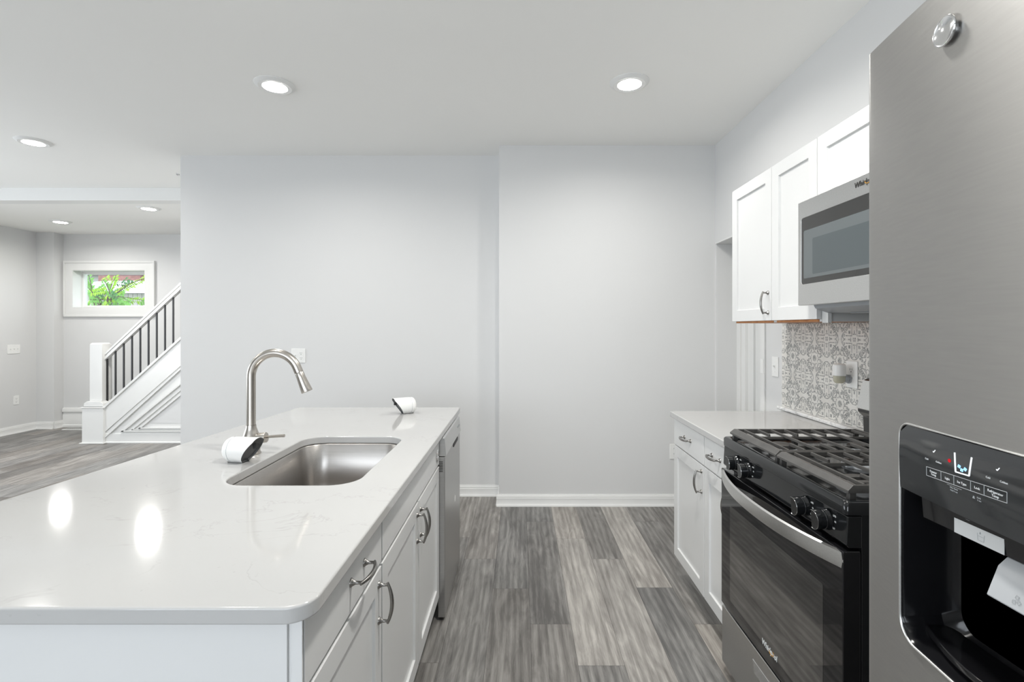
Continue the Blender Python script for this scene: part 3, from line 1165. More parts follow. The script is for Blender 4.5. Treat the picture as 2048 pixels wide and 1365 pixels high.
# faucet
fx, fy = -1.003, 1.865
fa = thing('faucet', 'tall brushed nickel gooseneck kitchen faucet with pull-down spray head', 'faucet', (fx, fy, .915))
bm = nb()
lathe(bm, [(0, .915), (.034, .915), (.0345, .918), (.033, .921), (.0315, .925), (.031, .972), (.0295, .982), (.0235, .998), (.0185, 1.012), (.0175, 1.023), (0, 1.023)], T(fx, fy, 0), 32)
mk('base', bm, NICKEL, fa, world=True, ang=50)
bm = nb()
ccx, ccz, R = -.914, 1.202, .089
pts = [(fx, fy, 1.0235), (fx, fy, 1.08), (fx, fy, 1.15)]
for k in range(0, 27):
    a = math.radians(180 - k * 157 / 26)
    pts.append((ccx + R * math.cos(a), fy, ccz + R * math.sin(a)))
dv = Vector((math.sin(math.radians(23)), 0, -math.cos(math.radians(23))))
e0 = Vector(pts[-1])
e1 = e0 + dv * .020
pts.append(tuple(e1))
tube(bm, pts, .0160, 20, up=(0, 1, 0))
mk('spout', bm, NICKEL, fa, world=True, ang=60)
bm = nb()
M = along(e1 + dv * .0008, dv)
lathe(bm, [(0, 0), (.0150, 0), (.0158, .002), (.0160, .02), (.0185, .05), (.0205, .074), (.0200, .077), (.017, .0775), (0, .0775)], M, 24)
sh = mk('spray_head', bm, NICKEL, fa, world=True, ang=50)
bm = nb()
prism(bm, [M @ Vector((.014, -.006, .018)), M @ Vector((.023, -.006, .016)), M @ Vector((.024, -.006, .022)), M @ Vector((.0215, -.006, .045)), M @ Vector((.016, -.006, .048))], (0, .012, 0))
mk('button', bm, SLOT, sh, world=True)
bm = nb()
lathe(bm, [(0, 0), (.0195, 0), (.0195, .034), (.0185, .037), (.006, .038), (0, .038)], along((fx + .020, fy, .972), (1, 0.0, .12)), 24)
tube(bm, [(fx + .055, fy, .977), (fx + .09, fy - .004, .981), (fx + .128, fy - .008, .984)], [.0048, .0052, .0058], 14)
mk('lever_handle', bm, NICKEL, fa, world=True)

# two white camera gadgets
def gadget(label, x, y, ang, tilt):
    o = thing('wireless_camera', label, 'camera', (x, y, .915), ang, 'white wireless cameras on the island')
    # axis along local x: rounded back at -x, slanted dark face at +x
    R_ = .0435
    n = 32
    bm = nb()
    L0, L1 = -.060, .055
    prof = [(L0, .0), (L0, .018), (L0 + .003, .030), (L0 + .009, .038), (L0 + .018, .0425), (L0 + .028, R_)]
    rings = []
    for xx, r in prof[1:]:
        ring_ = []
        for k in range(n):
            a = 2 * PI * k / n
            yy = r * math.cos(a)
            zz = R_ + r * math.sin(a)
            if zz < .006:
                zz = .0012
            ring_.append(bm.verts.new((xx, yy, zz)))
        rings.append(ring_)
    ring_ = []
    for k in range(n):
        a = 2 * PI * k / n
        yy = R_ * math.cos(a)
        zz = max(.0012, R_ + R_ * math.sin(a)) if R_ + R_ * math.sin(a) >= .006 else .0012
        h = zz / (2 * R_)
        xx = .012 + .052 * min(1, h * 1.15) - .004 * abs(math.cos(a))
        ring_.append(bm.verts.new((xx, yy, zz)))
    rings.append(ring_)
    for a_, b__ in zip(rings, rings[1:]):
        for i in range(n):
            bm.faces.new([a_[i], a_[(i + 1) % n], b__[(i + 1) % n], b__[i]])
    bm.faces.new(list(reversed(rings[0])))
    last = [v.co.copy() for v in ring_]
    mk('housing', bm, PLASTIC, o, ang=50)
    bm = nb()
    fr = [bm.verts.new(c) for c in last]
    ce = sum(last, Vector()) / n
    inn = [bm.verts.new(c.lerp(ce, .06) + Vector((.0008, 0, 0))) for c in last]
    dp = [bm.verts.new(c.lerp(ce, .12) + Vector((-.006, 0, 0))) for c in last]
    for i in range(n):
        j = (i + 1) % n
        bm.faces.new([fr[i], fr[j], inn[j], inn[i]])
        bm.faces.new([inn[i], inn[j], dp[j], dp[i]])
    bm.faces.new(dp)
    box(bm, ce.x + .006, ce.x + .020, -.006, .006, R_ + .006, R_ + .022, 1)
    mk('mount_face', bm, [DARKGREY, SLOT], o, ang=40, label='dark grey slanted end')
    bm = nb()
    seam = [(L0 + .030, (R_ + .0003) * math.cos(2 * PI * k / n), max(.001, R_ + (R_ + .0003) * math.sin(2 * PI * k / n))) for k in range(n)]
    tube(bm, seam, .0006, 6, closed=True)
    mk('seam', bm, GREYP, o)
    bm = nb()
    box(bm, L0 + .014, .014, -.015, .015, 0.0, .0025)
    mk('foot_pad', bm, SLOT, o)
    return o


gadget('white rounded camera gadget lying in front of the faucet base', -.972, 1.752, math.radians(-9), 0)
g2 = gadget('white rounded camera gadget standing near the far edge of the island worktop', -.634, 2.745, math.radians(211), 0)

# dishwasher
YD0, YD1 = 2.358, 2.94
dw = thing('dishwasher', 'stainless steel dishwasher at the far end of the island', 'dishwasher', (-.40, YD0, 0), PI / 2)
w = YD1 - YD0
bm = nb()
box(bm, .003, w - .003, .02, .58, .10, .868)
mk('tub', bm, GREYP, dw)
bm = nb()
# local: x along the front, y into the island. front plane y=-.051
prism(bm, [(0, -.046, .017), (0, -.046, .775), (0, -.012, .775), (0, -.012, .017)], (w, 0, 0))
dd = mk('door', bm, STEEL, dw, bevel=0.003, seg=3)
bm = nb()
prism(bm, [(0, -.051, .778), (0, -.044, .862), (0, -.036, .868), (0, -.006, .868), (0, -.006, .778)], (w, 0, 0))
cp = mk('control_panel', bm, STEEL_L, dd, bevel=0.002, seg=2)
bm = nb()
for k in range(5):
    box(bm, w - .12 + k * .016, w - .112 + k * .016, -.0505, -.047, .82, .828)
mk('button', bm, GREYINK, cp)
bm = nb()
prism(bm, [(w * .62, -.0505, .79), (w * .62, -.0462, .845), (w * .62, -.035, .845), (w * .62, -.035, .79)], (.0, 0, 0)) if False else None
box(bm, w * .50, w * .80, -.0495, -.046, .752, .77)
mk('handle_recess', bm, SLOT, dd, bevel=0.001)
bm = nb()
for k in range(7):
    box(bm, -.0012, .0, -.036, -.014, .705 + k * .0075, .7085 + k * .0075)
mk('vent_grille', bm, SLOT, dd)
bm = nb()
box(bm, .004, w - .004, .03, .05, .0, .099)
mk('kick_plate', bm, BLACKP, dw, bevel=0.002)
bm = nb()
join(bm, text_bm('GE', .022, .0004), T(w * .63, -.0465, .455))
lathe(bm, [(.016, 0), (.018, 0), (.018, .0006), (.016, .0006)], along((w * .63, -.0462, .455), (0, -1, 0)), 28)
bm2 = bm
mk('badge', bm2, PLASTIC, dd)

# ------------------------------------------------------------------ right base cabinets
XR = 0.862


def right_cab(name, label, yfar, ynear, hinge_far=True):
    o = thing(name, label, 'cabinet', (XR + .02, yfar, 0), -PI / 2)
    w = yfar - ynear
    bm = nb()
    box(bm, .0004, w - .0004, 0, XW - XR - .021, KICKH, TOPC - .0005)
    box(bm, .0004, w - .0004, .07, .09, 0, KICKH)
    mk('cabinet_body', bm, CAB, o)
    d0 = slab('drawer', o, .003, w - .003, ZD + .004, TOPC - .006)
    pull(d0, w / 2 + (.0 if hinge_far else -.02), .812, .10)
    d1 = shaker('door', o, .003, w - .003, KICKH + .004, ZD - .002)
    if hinge_far:
        pull(d1, w - .032, .655, .105, True)
    else:
        pull(d1, w - .032, .655, .105, True)
    return o


right_cab('base_cabinet', 'white base cabinet at the far end of the right side, with drawer and door', 2.80, 2.342)
right_cab('base_cabinet', 'white base cabinet between the far cabinet and the gas range', 2.3415, 2.016, False)
o2 = [(.845 + .0, 2.014), (XW - .001, 2.014), (XW - .001, 2.828)] + corner(.845 + .012, 2.828 - .012, .012, 90)
bm = sheet('right_worktop', [o2], .030, .004, 'XY', .90, 3)
mk('right_worktop', bm, QUARTZ, None, ang=50, wn=True, label='white quartz worktop on the right, running from its open end to the range', cat='countertop')

# ------------------------------------------------------------------ backsplash
bs = thing('tile_backsplash', 'grey and cream patterned tile backsplash on the right wall', 'backsplash', (XW, 2.2, .935))
TS = .012
mk('tiles', B(XW - TS, XW - .0005, .80, 2.873, .935, 1.409), TILE, bs, world=True)
bm = nb()
prism(bm, [(XW - .0005, 2.89, .916), (XW - .030, 2.89, .916), (XW - .034, 2.89, .920), (XW - .034, 2.89, .930), (XW - .030, 2.89, .9345), (XW - .0005, 2.89, .9345)], (0, -2.05, 0))
mk('marble_sill', bm, MARBLE, bs, world=True, bevel=0.002, label='white marble pencil trim under the tiles')
wo = plate('wall_outlet', 'white outlet on the patterned tiles holding the plug-in air freshener', 'outlet', (XW - TS, U(1, 1) * 0 + 2.262, V(749.5, 2.262)), -PI / 2, .076, .122, (), (0,))
px_, pz_ = 2.262, V(749.5, 2.262)
pf = thing('air_freshener', 'white plug-in air freshener with a clear scent bottle, plugged into the tile outlet', 'air freshener', (XW - TS - .008, px_ + .012, pz_ - .01), -PI / 2)
bm = nb()
lathe(bm, [(0, .042), (.020, .042), (.0255, .037), (.027, .028), (.027, -.012), (0, -.012)], T(0, -.045, .016), 28)
mk('housing', bm, PLASTIC, pf)
bm = nb()
lathe(bm, [(0, -.034), (.016, -.033), (.023, -.026), (.0245, -.012), (.0245, 0), (0, 0)], T(0, -.045, .003), 28)
mk('scent_bottle', bm, mat('scent_bottle', (0.62, 0.60, 0.47), 0.12, var=.05, Transmission_Weight=.35), pf, label='cloudy yellowish bottle')
bm = nb()
tube(bm, [(0.0, -.04, -.004), (.0, -.022, -.006), (.0, -.008, -.012)], [.015, .018, .018], 16)
lathe(bm, [(0, 0), (.020, 0), (.020, .006), (0, .007)], along((0, -.0005, -.012), (0, -1, 0)), 24)
mk('plug', bm, GREYP, pf)

# ------------------------------------------------------------------ wall cabinets
XU = 1.20
ZU0, ZU1 = 1.410, 2.155


def wall_cab(label, yfar, ynear, z0, handle=None, ndoor=1):
    o = thing('wall_cabinet', label, 'cabinet', (XU + .02, yfar, z0), -PI / 2)
    w = yfar - ynear
    dp = XW - XU - .021
    h = ZU1 - z0
    bm = nb()
    box(bm, .0004, .016, 0, dp, 0, h)
    box(bm, w - .016, w - .0004, 0, dp, 0, h)
    box(bm, .016, w - .016, 0, dp, h - .016, h)
    box(bm, .016, w - .016, 0, .018, .0135, .03)
    mk('cabinet_body', bm, CAB, o)
    bm = nb()
    box(bm, .0165, w - .0165, -.003, dp, .0005, .0095)
    mk('bottom_board', bm, WOODU, o, label='bare orange wood underside')
    ww = w / ndoor
    for k in range(ndoor):
        d1 = shaker('door', o, k * ww + .002, (k + 1) * ww - .002, (.002 if z0 > 1.5 else .010), h - .002, fr=.06)
        if handle and k == 0:
            pull(d1, w - .032, V(606, 2.42) - z0, .105, True)
    return o


wall_cab('white shaker wall cabinet at the far end, with a curved pull', 2.83, 2.3865, ZU0, True)
wall_cab('white shaker wall cabinet between the far one and the microwave', 2.386, 2.0205, ZU0)
wall_cab('short white shaker wall cabinet above the microwave', 2.020, 1.245, 1.893, None, 2)
bm = nb()
box(bm, XU + .02, XU + .034, 1.98, 2.019, 1.405, 1.47)
mk('filler_block', bm, CAB, None, label='small white filler block under the wall cabinet beside the microwave', cat='filler')

# ------------------------------------------------------------------ microwave
mw = thing('microwave', 'over-the-range stainless steel microwave with dark glass door', 'microwave', (1.12, 2.014, 1.474), -PI / 2)
w, hh = .760, .412
bm = nb()
box(bm, 0.004, w - .004, .03, XW - 1.12 - TS - .002, .02, hh - .002)
mk('case', bm, BLACKP, mw)
bm = nb()
prism(bm, [(.03, .035, .019), (.03, .05, -.012), (.03, .10, -.030), (.03, .37, -.030), (.03, .37, .019)], (w - .06, 0, 0))
for k in range(2):
    box(bm, .12 + k * .33, .36 + k * .33, .13, .34, -.034, -.029)
mk('underside', bm, GREYP, mw, bevel=0.003, label='grey underside with grease filters')
wx_0, wz_0, wz_1 = .022, .083, .345
bm = sheet('d', [rrect(0, w * .78, 0, hh, .003, 3), rrect(wx_0, w * .78 - .01, wz_0, wz_1, .012, 5)], .03, .002, 'XZ', .015)
d_ = mk('door', bm, STEEL_L, mw, ang=50, wn=True)
bm = nb()
prism(bm, [(a, .0015, b_) for a, b_ in rrect(wx_0 - .0005, w * .78 - .0095, wz_0 - .0005, wz_1 + .0005, .012, 5)], (0, .004, 0))
MWG = mat('microwave_glass', (0.030, 0.030, 0.029), 0.06, IOR=1.55)
mk('window_glass', bm, MWG, d_, label='dark glass border')
MWM = mat('microwave_mesh', (0.115, 0.13, 0.135), 0.12, IOR=1.5, var=.01)
bm = nb()
prism(bm, [(a, .0012, b_) for a, b_ in rrect(wx_0 + .016, w * .78 - .03, wz_0 + .022, wz_1 - .052, .006, 4)], (0, .001, 0))
prism(bm, [(a, .0010, b_) for a, b_ in rrect(wx_0 + .075, w * .78 - .09, wz_0 + .034, wz_1 - .090, .006, 4)], (0, .001, 0), 1)
mk('window_mesh', bm, [MWM, mat('microwave_cavity', (0.075, 0.09, 0.096), 0.12, IOR=1.5, var=.01)], d_, label='grey see-through screen')
bm = nb()
box(bm, w * .78 + .002, w, 0, .03, 0, hh)
mk('keypad', bm, BLACKG, mw, bevel=0.002)
def logo(size, x, y, z, parent, ring_m, txt_m, xs=.9):
    bm = text_bm('Whirlpool', size, .0005, xs=xs, shear=.15, off=size * .012)
    mk('logo', bm, txt_m, parent, xf=T(x, y, z))
    bm = nb()
    pts = [(x + size * (.55 + .55 * math.cos(a)), y - .0004, z + size * (.0 + .30 * math.sin(a))) for a in [math.radians(150 + k * 15) for k in range(19)]]
    tube(bm, pts, [size * .02 + size * .05 * math.sin(PI * k / 18) for k in range(19)], 6, up=(0, -1, 0), flat=1)
    mk('logo_ring', bm, ring_m, parent, label='gold swirl of the emblem')


GOLD = mat('gold_ink', (0.55, 0.30, 0.06), 0.35, .6)
logo(.025, .392, -.0008, hh - .027, d_, GOLD, mat('dark_emblem', (0.10, 0.10, 0.095), .3, .8), 1.0)

# ------------------------------------------------------------------ gas range
rg = thing('gas_range', 'black and stainless gas range with cast iron grates, right of the aisle', 'range', (.827, 2.0115, 0), -PI / 2)
w = .7615
RD = XW - .827 - TS - .035
bm = nb()
box(bm, .004, w - .004, .03, RD, .03, .915)
mk('body', bm, BLACKE, rg, bevel=0.003)
bm = nb()
lp = rrect(0, w, -.004, RD - .02, .012, 4)
# cooktop tray: rim with a shallow well
rings = []
for ins, z in ((0, .915), (0, .944), (.004, .949), (.016, .949), (.024, .944), (.03, .936), (.05, .934)):
    rings.append([bm.verts.new((x, y, z)) for x, y in rrect(ins, w - ins, -.012 + ins, RD - .05 - ins, .014, 4)])
for a, b_ in zip(rings, rings[1:]):
    for i in range(len(a)):
        j = (i + 1) % len(a)
        bm.faces.new([a[i], a[j], b_[j], b_[i]])
bm.faces.new(rings[-1])
bm.faces.new(list(reversed(rings[0])))
mk('cooktop', bm, BLACKE, rg, ang=50)
bm = nb()
prism(bm, [(.001, -.006, .912), (.001, -.010, .84), (.001, -.004, .832), (.001, .03, .832), (.001, .03, .912)], (w - .002, 0, 0))
mk('control_panel', bm, BLACKE, rg, bevel=0.003, seg=3)
kz = .876
for i, kx in enumerate((.125, .225, .580, .680)):
    bm = nb()
    Mk = along((kx, -.008, kz), (0, -1, -.06))
    lathe(bm, [(0, 0), (.028, 0), (.028, .004), (.026, .007), (.0255, .016), (0, .0165)], Mk, 28)
    # D-shaped grip
    pr = []
    for k in range(17):
        a = math.radians(-110 + 220 * k / 16)
        pr.append((.0262 * math.sin(a) * 1.02, .0262 * math.cos(a) * 1.02))
    gb = nb()
    prism(gb, [(x_ * .95, -z_ if False else z_ * .95 - .002, .012) for x_, z_ in pr], (0, 0, .026))
    join(bm, gb, Mk @ Matrix.Rotation(math.radians(-90), 4, 'Z'))
    kn = mk('knob', bm, BLACKE, rg, bevel=0.0018, ang=40)
    bm = nb()
    gb = nb()
    pp = [Vector((x_ * .93, z_ * .93 - .002, .0383)) for x_, z_ in pr]
    tube(gb, pp, .0004, 5)
    join(bm, gb, Mk @ Matrix.Rotation(math.radians(-90), 4, 'Z'))
    mk('knob_edge', bm, CHROME, kn, label='thin silver outline')
    bm = nb()
    for s_, ox, oz in (('HI', .033, .004), ('LO', .029, -.014), ('LITE', .030, .018)):
        join(bm, text_bm(s_, .0065, .0002), T(kx + ox, -.0098 + (.0015 if oz > 0 else 0), kz + oz))
    mk('knob_marking', bm, WHITEINK, rg)
# oven door
z0, z1 = .286, .824
bm = nb()
prism(bm, [(a, -.018, b_) for a, b_ in rrect(.002, w - .002, z0, z1, .006, 3)], (0, .045, 0))
od = mk('oven_door', bm, BLACKG, rg, bevel=0.003)
bm = nb()
prism(bm, [(a, -.0184, b_) for a, b_ in rrect(.085, w - .085, .335, .70, .004, 3)], (0, .001, 0))
mk('oven_window', bm, mat('oven_window', (0.030, 0.029, 0.027), 0.03, IOR=1.95), od, label='slightly lighter see-through window')
logo(.026, w / 2 + .01, -.0192, .340, od, GOLD, WHITEINK, .9)
# handle: bowed flat bar
bm = nb()
N = 28
rows = []
for k in range(N + 1):
    u = -1 + 2 * k / N
    x_ = w / 2 + u * (w / 2 - .003)
    out = -.016 - .060 * (1 - abs(u) ** 2.2)
    hh2 = .0225
    row = [(x_, out + .007, .799 - hh2), (x_, out, .799 - hh2 + .003), (x_, out - .0015, .799), (x_, out, .799 + hh2 - .003), (x_, out + .007, .799 + hh2), (x_, out + .010, .799)]
    rows.append([bm.verts.new(v) for v in row])
for a, b_ in zip(rows, rows[1:]):
    for i in range(6):
        bm.faces.new([a[i], a[(i + 1) % 6], b_[(i + 1) % 6], b_[i]])
bm.faces.new(rows[0])
bm.faces.new(rows[-1])
mk('door_handle', bm, STEEL_L, od, ang=50)
# storage drawer
bm = nb()
lp2 = rrect(.002, w - .002, .05, .276, .008, 4)
prism(bm, [(a, -.016, b_) for a, b_ in lp2], (0, .045, 0))
sd = mk('storage_drawer', bm, STEEL, rg, bevel=0.004, seg=3)
bm = nb()
prism(bm, [(.27, -.0175, .232), (.49, -.0175, .232), (.478, -.0175, .190), (.282, -.0175, .190)], (0, .004, 0))
mk('drawer_grip', bm, CHROME, sd, bevel=0.001, label='bright polished finger grip')
for fx_, fy_ in ((.03, .04), (w - .03, .04), (.03, RD - .05), (w - .03, RD - .05)):
    bm = nb()
    lathe(bm, [(0, 0), (.018, 0), (.018, .008), (.010, .012), (.010, .035), (0, .035)], T(fx_, fy_, 0), 16)
    mk('foot', bm, BLACKP, rg)
# burners
for bx_, by_, br in ((.17, .14, .045), (.17, .42, .036), (w - .17, .14, .05), (w - .17, .42, .036), (w / 2, .28, .04)):
    bm = nb()
    lathe(bm, [(0, .934), (br + .012, .934), (br + .010, .942), (br, .946), (0, .946)], T(bx_, by_, 0), 32)
    b0 = mk('burner', bm, GREYP, rg)
    bm = nb()
    lathe(bm, [(br - .004, .9465), (br + .001, .949), (br + .001, .954), (br - .004, .957), (0, .958)], T(bx_, by_, 0), 32)
    mk('burner_cap', bm, IRON, b0)
# grates (two, side by side along the front)
GT = .983
gy0, gy1 = .008, .515


def bar(bm, x0, y0, x1, y1, wd=.0085, z0=GT - .0095, z1=GT, tip=True):
    a, b_ = Vector((x0, y0, 0)), Vector((x1, y1, 0))
    d = (b_ - a).normalized()
    s = Vector((-d.y, d.x, 0)) * wd / 2
    pr = [a - s + Vector((0, 0, z0)), a + s + Vector((0, 0, z0)), a + s * .75 + Vector((0, 0, z1)), a - s * .75 + Vector((0, 0, z1))]
    prism(bm, pr, b_ - a)


for gx0_, gx1_ in ((.022, w / 2 - .003), (w / 2 + .003, w - .022)):
    bm = nb()
    # chamfered frame
    for (a0, a1, ins) in ((gx0_, gx1_, 0),):
        L = [(gx0_, gy0), (gx1_, gy0), (gx1_, gy1), (gx0_, gy1)]
        ins = .010
        Li = [(gx0_ + ins, gy0 + .027), (gx1_ - ins, gy0 + .027), (gx1_ - ins, gy1 - .014), (gx0_ + ins, gy1 - .014)]
        lo = [bm.verts.new((x, y, GT - .020)) for x, y in L]
        md = [bm.verts.new((x, y, GT - .013)) for x, y in L]
        tp = [bm.verts.new((x + (.003 if x == gx0_ else -.003), y + (.015 if y == gy0 else -.006), GT)) for x, y in L]
        ti = [bm.verts.new((x, y, GT)) for x, y in Li]
        bi = [bm.verts.new((x, y, GT - .016)) for x, y in Li]
        for i in range(4):
            j = (i + 1) % 4
            for A_, B_ in ((lo, md), (md, tp), (tp, ti), (ti, bi), (bi, lo)):
                bm.faces.new([A_[i], A_[j], B_[j], B_[i]])
    wx = gx1_ - gx0_
    xm = (gx0_ + gx1_) / 2
    nbar = 9
    for k in range(nbar):
        y_ = gy0 + .052 + k * (gy1 - gy0 - .075) / (nbar - 1) * .98
        if k % 2 == 0:
            bar(bm, gx0_ + .015, y_, gx1_ - .015, y_)
        else:
            bar(bm, gx0_ + .015, y_, gx0_ + wx * .30, y_, z1=GT + .001)
            bar(bm, gx1_ - .015, y_, gx1_ - wx * .30, y_, z1=GT + .001)
    for fx_ in (.30, .70):
        bar(bm, gx0_ + wx * fx_, gy0 + .02, gx0_ + wx * fx_, gy1 - .01, wd=.006, z0=GT - .018, z1=GT - .009)
    for lx in (gx0_ + .012, gx1_ - .012):
        for ly in (gy0 + .016, (gy0 + gy1) / 2, gy1 - .014):
            prism(bm, [(lx - .006, ly - .008, GT - .016), (lx + .006, ly - .008, GT - .016), (lx + .008, ly - .010, .935), (lx - .008, ly - .010, .935)], (0, .017, 0))
    mk('grate', bm, IRON, rg, bevel=0.0012, seg=2, ang=40)
# backguard leaning back
bm = nb()
prism(bm, [(0, RD - .088, .935), (0, RD - .092, 1.030), (0, RD - .113, 1.050), (0, RD - .113, 1.058), (0, RD - .088, 1.175), (0, RD - .070, 1.185), (0, RD, 1.185), (0, RD, .935)], (w, 0, 0))
bg_ = mk('backguard', bm, BLACKE, rg, bevel=0.004)
bm = nb()
prism(bm, [(.002, RD - .112, 1.060), (.002, RD - .088, 1.172), (.002, RD - .093, 1.176), (.002, RD - .118, 1.064)], (w - .004, 0, 0))
mk('backguard_panel', bm, STEEL_L, bg_, bevel=0.002)

# ================================================================== REFRIGERATOR
def FX(y):
    return .5105 + .163 * (y - .33) ** 2


def onf(px, py, inset=0.0):
    """point of the door surface seen at a pixel -> (y, z)"""
    y = .6
    for _ in range(20):
        y = (FX(y) + inset) / ((px - 1040) / FPX)
    return y, V(py, y)


FT = 1.81
fr = thing('refrigerator', 'tall stainless steel side-by-side refrigerator with ice and water dispenser', 'refrigerator', (.95, .33, 0))
bm = nb()
box(bm, .60, 1.44, -.125, .778, .03, FT - .02)
mk('cabinet', bm, mat('fridge_side', (0.20, 0.20, 0.20), 0.45), fr, world=True, bevel=0.004)
bm = nb()
box(bm, .575, .60, -.12, .773, .02, .09)
mk('base_grille', bm, BLACKP, fr, world=True)


def fdoor(y0, y1, z0, z1):
    """y0<y1"""
    r = .007
    N = 40
    pts = []
    for k in range(N + 1):
        y = y0 + (y1 - y0) * k / N
        x = FX(y)
        e = min(y - y0, y1 - y)
        if e < r:
            x += r - math.sqrt(max(0, r * r - (r - e) ** 2))
        pts.append((x, y, z0))
    # extra points near the rounded edges
    add = []
    for s in (0, 1):
        for e in (0.0004, .0015, .003, .005):
            y = y0 + e if s == 0 else y1 - e
            add.append((FX(y) + r - math.sqrt(r * r - (r - e) ** 2), y, z0))
    pts = sorted(pts + add, key=lambda p_: p_[1])
    pts += [(.588, y1, z0), (.588, y0, z0)]
    bm = nb()
    prism(bm, pts, (0, 0, z1 - z0))
    return bm


dl = mk('freezer_door', fdoor(.386, .783, .10, FT), FRIDGE, fr, world=True, ang=30, bevel=0)
dy0, dy1, dz0, dz1 = .468, .700, .956, V(844, .70)
zp = 1.163
bm = nb()
prism(bm, [(.45, a, b_) for a, b_ in rrect(dy0, dy1, dz0, dz1, [.018, .018, .030, .030][::1], 8)], (.18, 0, 0))
cut_ = mk('cut', bm, BLACKG, None)
bo = dl.modifiers.new('b', 'BOOLEAN')
bo.object = cut_
bo.operation = 'DIFFERENCE'
bo.solver = 'EXACT'
dg = bpy.context.evaluated_depsgraph_get()
dg.update()
me = bpy.data.meshes.new_from_object(dl.evaluated_get(dg))
dl.modifiers.clear()
dl.data = me
me.shade_smooth()
me.set_sharp_from_angle(angle=math.radians(30))
bpy.data.objects.remove(cut_)
while len(me.materials) > 1:
    me.materials.pop()
for p_ in me.polygons:
    p_.material_index = 0
dr2 = mk('refrigerator_door', fdoor(-.13, .380, .10, FT), FRIDGE, fr, world=True, ang=30)
for yy, pr_ in ((.415, dl), (.350, dr2)):
    bm = nb()
    xx = FX(yy)
    tube(bm, [(xx, yy, .75), (xx - .045, yy, .77), (xx - .055, yy, .85), (xx - .055, yy, 1.55), (xx - .045, yy, 1.63), (xx, yy, 1.65)], .012, 14, up=(0, 1, 0))
    mk('handle', bm, STEEL_L, pr_, world=True)

# cavity: walls of the recess
bm = nb()
rings = []
rr = rrect(dy0, dy1, dz0, dz1, [.018, .018, .030, .030], 8)
for x_off, ins in ((-0.0012, 0.0), (.004, .003), (.07, .006), (.085, .02)):
    ring_ = []
    for a, b_ in rr:
        ca, cb = (dy0 + dy1) / 2, (dz0 + dz1) / 2
        sa = (a - ca) * (1 - ins / .116)
        sb2 = (b_ - cb) * (1 - ins / .15)
        xx = FX(a) + x_off if x_off < .05 else .515 + x_off
        ring_.append(bm.verts.new((xx, ca + sa, cb + sb2)))
    rings.append(ring_)
for a, b_ in zip(rings, rings[1:]):
    for i in range(len(a)):
        j = (i + 1) % len(a)
        bm.faces.new([a[i], a[j], b_[j], b_[i]])
bm.faces.new(rings[-1])
cav = mk('dispenser_recess', bm, RECESS, dl, world=True, ang=40, recalc=False)
# chrome rim
bm = nb()
tube(bm, [(FX(a) - .0006, a, b_) for a, b_ in rr], .0017, 8, closed=True, up=(1, 0, 0))
mk('dispenser_rim', bm, STEEL_L, dl, world=True, label='bright rim around the dispenser')
# ledge and tray inside
bm = nb()
def ledge(z0, z1, xb, xm_):
    N = 12
    pts = [(.592, dy0 + .01, z0)]
    pts += [(xb - (xb - xm_) * math.sin(PI * k / N), dy0 + .01 + (dy1 - dy0 - .02) * k / N, z0) for k in range(N + 1)]
    pts += [(.592, dy1 - .01, z0)]
    prism(bm, pts, (0, 0, z1 - z0))
ledge(.965, .975, .560, .535)
mk('drip_tray', bm, RECESS, cav, world=True, bevel=0.002, seg=3)


def SX(y, z):
    u = (z - (zp + dz1) / 2) / ((dz1 - zp) / 2)
    return FX(y) - .0012 - .0022 * (1 - u * u)


bm = nb()
NY, NZ = 16, 10
top = dz1 - .0015
grid = []
for i in range(NY + 1):
    y = dy0 + .002 + (dy1 - dy0 - .004) * i / NY
    col_ = []
    for k in range(NZ + 1):
        e = min(y - dy0, dy1 - y)
        zt = top - (max(0, .016 - e) ** 2) / .016 * 1.0
        z = zp + (zt - zp) * k / NZ
        col_.append(bm.verts.new((SX(y, z), y, z)))
    grid.append(col_)
for i in range(NY):
    for k in range(NZ):
        bm.faces.new([grid[i][k], grid[i][k + 1], grid[i + 1][k + 1], grid[i + 1][k]])
# returns so the panel has depth
edge = [grid[i][0] for i in range(NY + 1)]
bk = [bm.verts.new((v.co.x + .02, v.co.y, v.co.z)) for v in edge]
for i in range(NY):
    bm.faces.new([edge[i], edge[i + 1], bk[i + 1], bk[i]])
PANELB = mat('control_gloss', (0.022, 0.024, 0.026), 0.07, IOR=1.65)
cpn = mk('control_panel', bm, PANELB, dl, world=True, ang=60)


def pp(zx_, zy_):          # point read off the enlarged view of the panel
    y, z = onf(1840 + zx_ * .1319, 880 + zy_ * .1319, -.003)
    return y, z


def line(bm, a, b_, r=.00035, n=8):
    pts = []
    for k in range(n + 1):
        y = a[0] + (b_[0] - a[0]) * k / n
        z = a[1] + (b_[1] - a[1]) * k / n
        pts.append((SX(y, z) - .0002, y, z))
    tube(bm, pts, r, 5, up=(1, 0, 0))


def ptext(bm, s, zx_, zy_, size):
    y, z = pp(zx_, zy_)
    tb = text_bm(s, size, .0001, off=size * .01)
    slope = .326 * (y - .33)
    M = T(SX(y, z) - .0004, y, z) @ Matrix.Rotation(-PI / 2 - math.atan(slope), 4, 'Z')
    join(bm, tb, M)


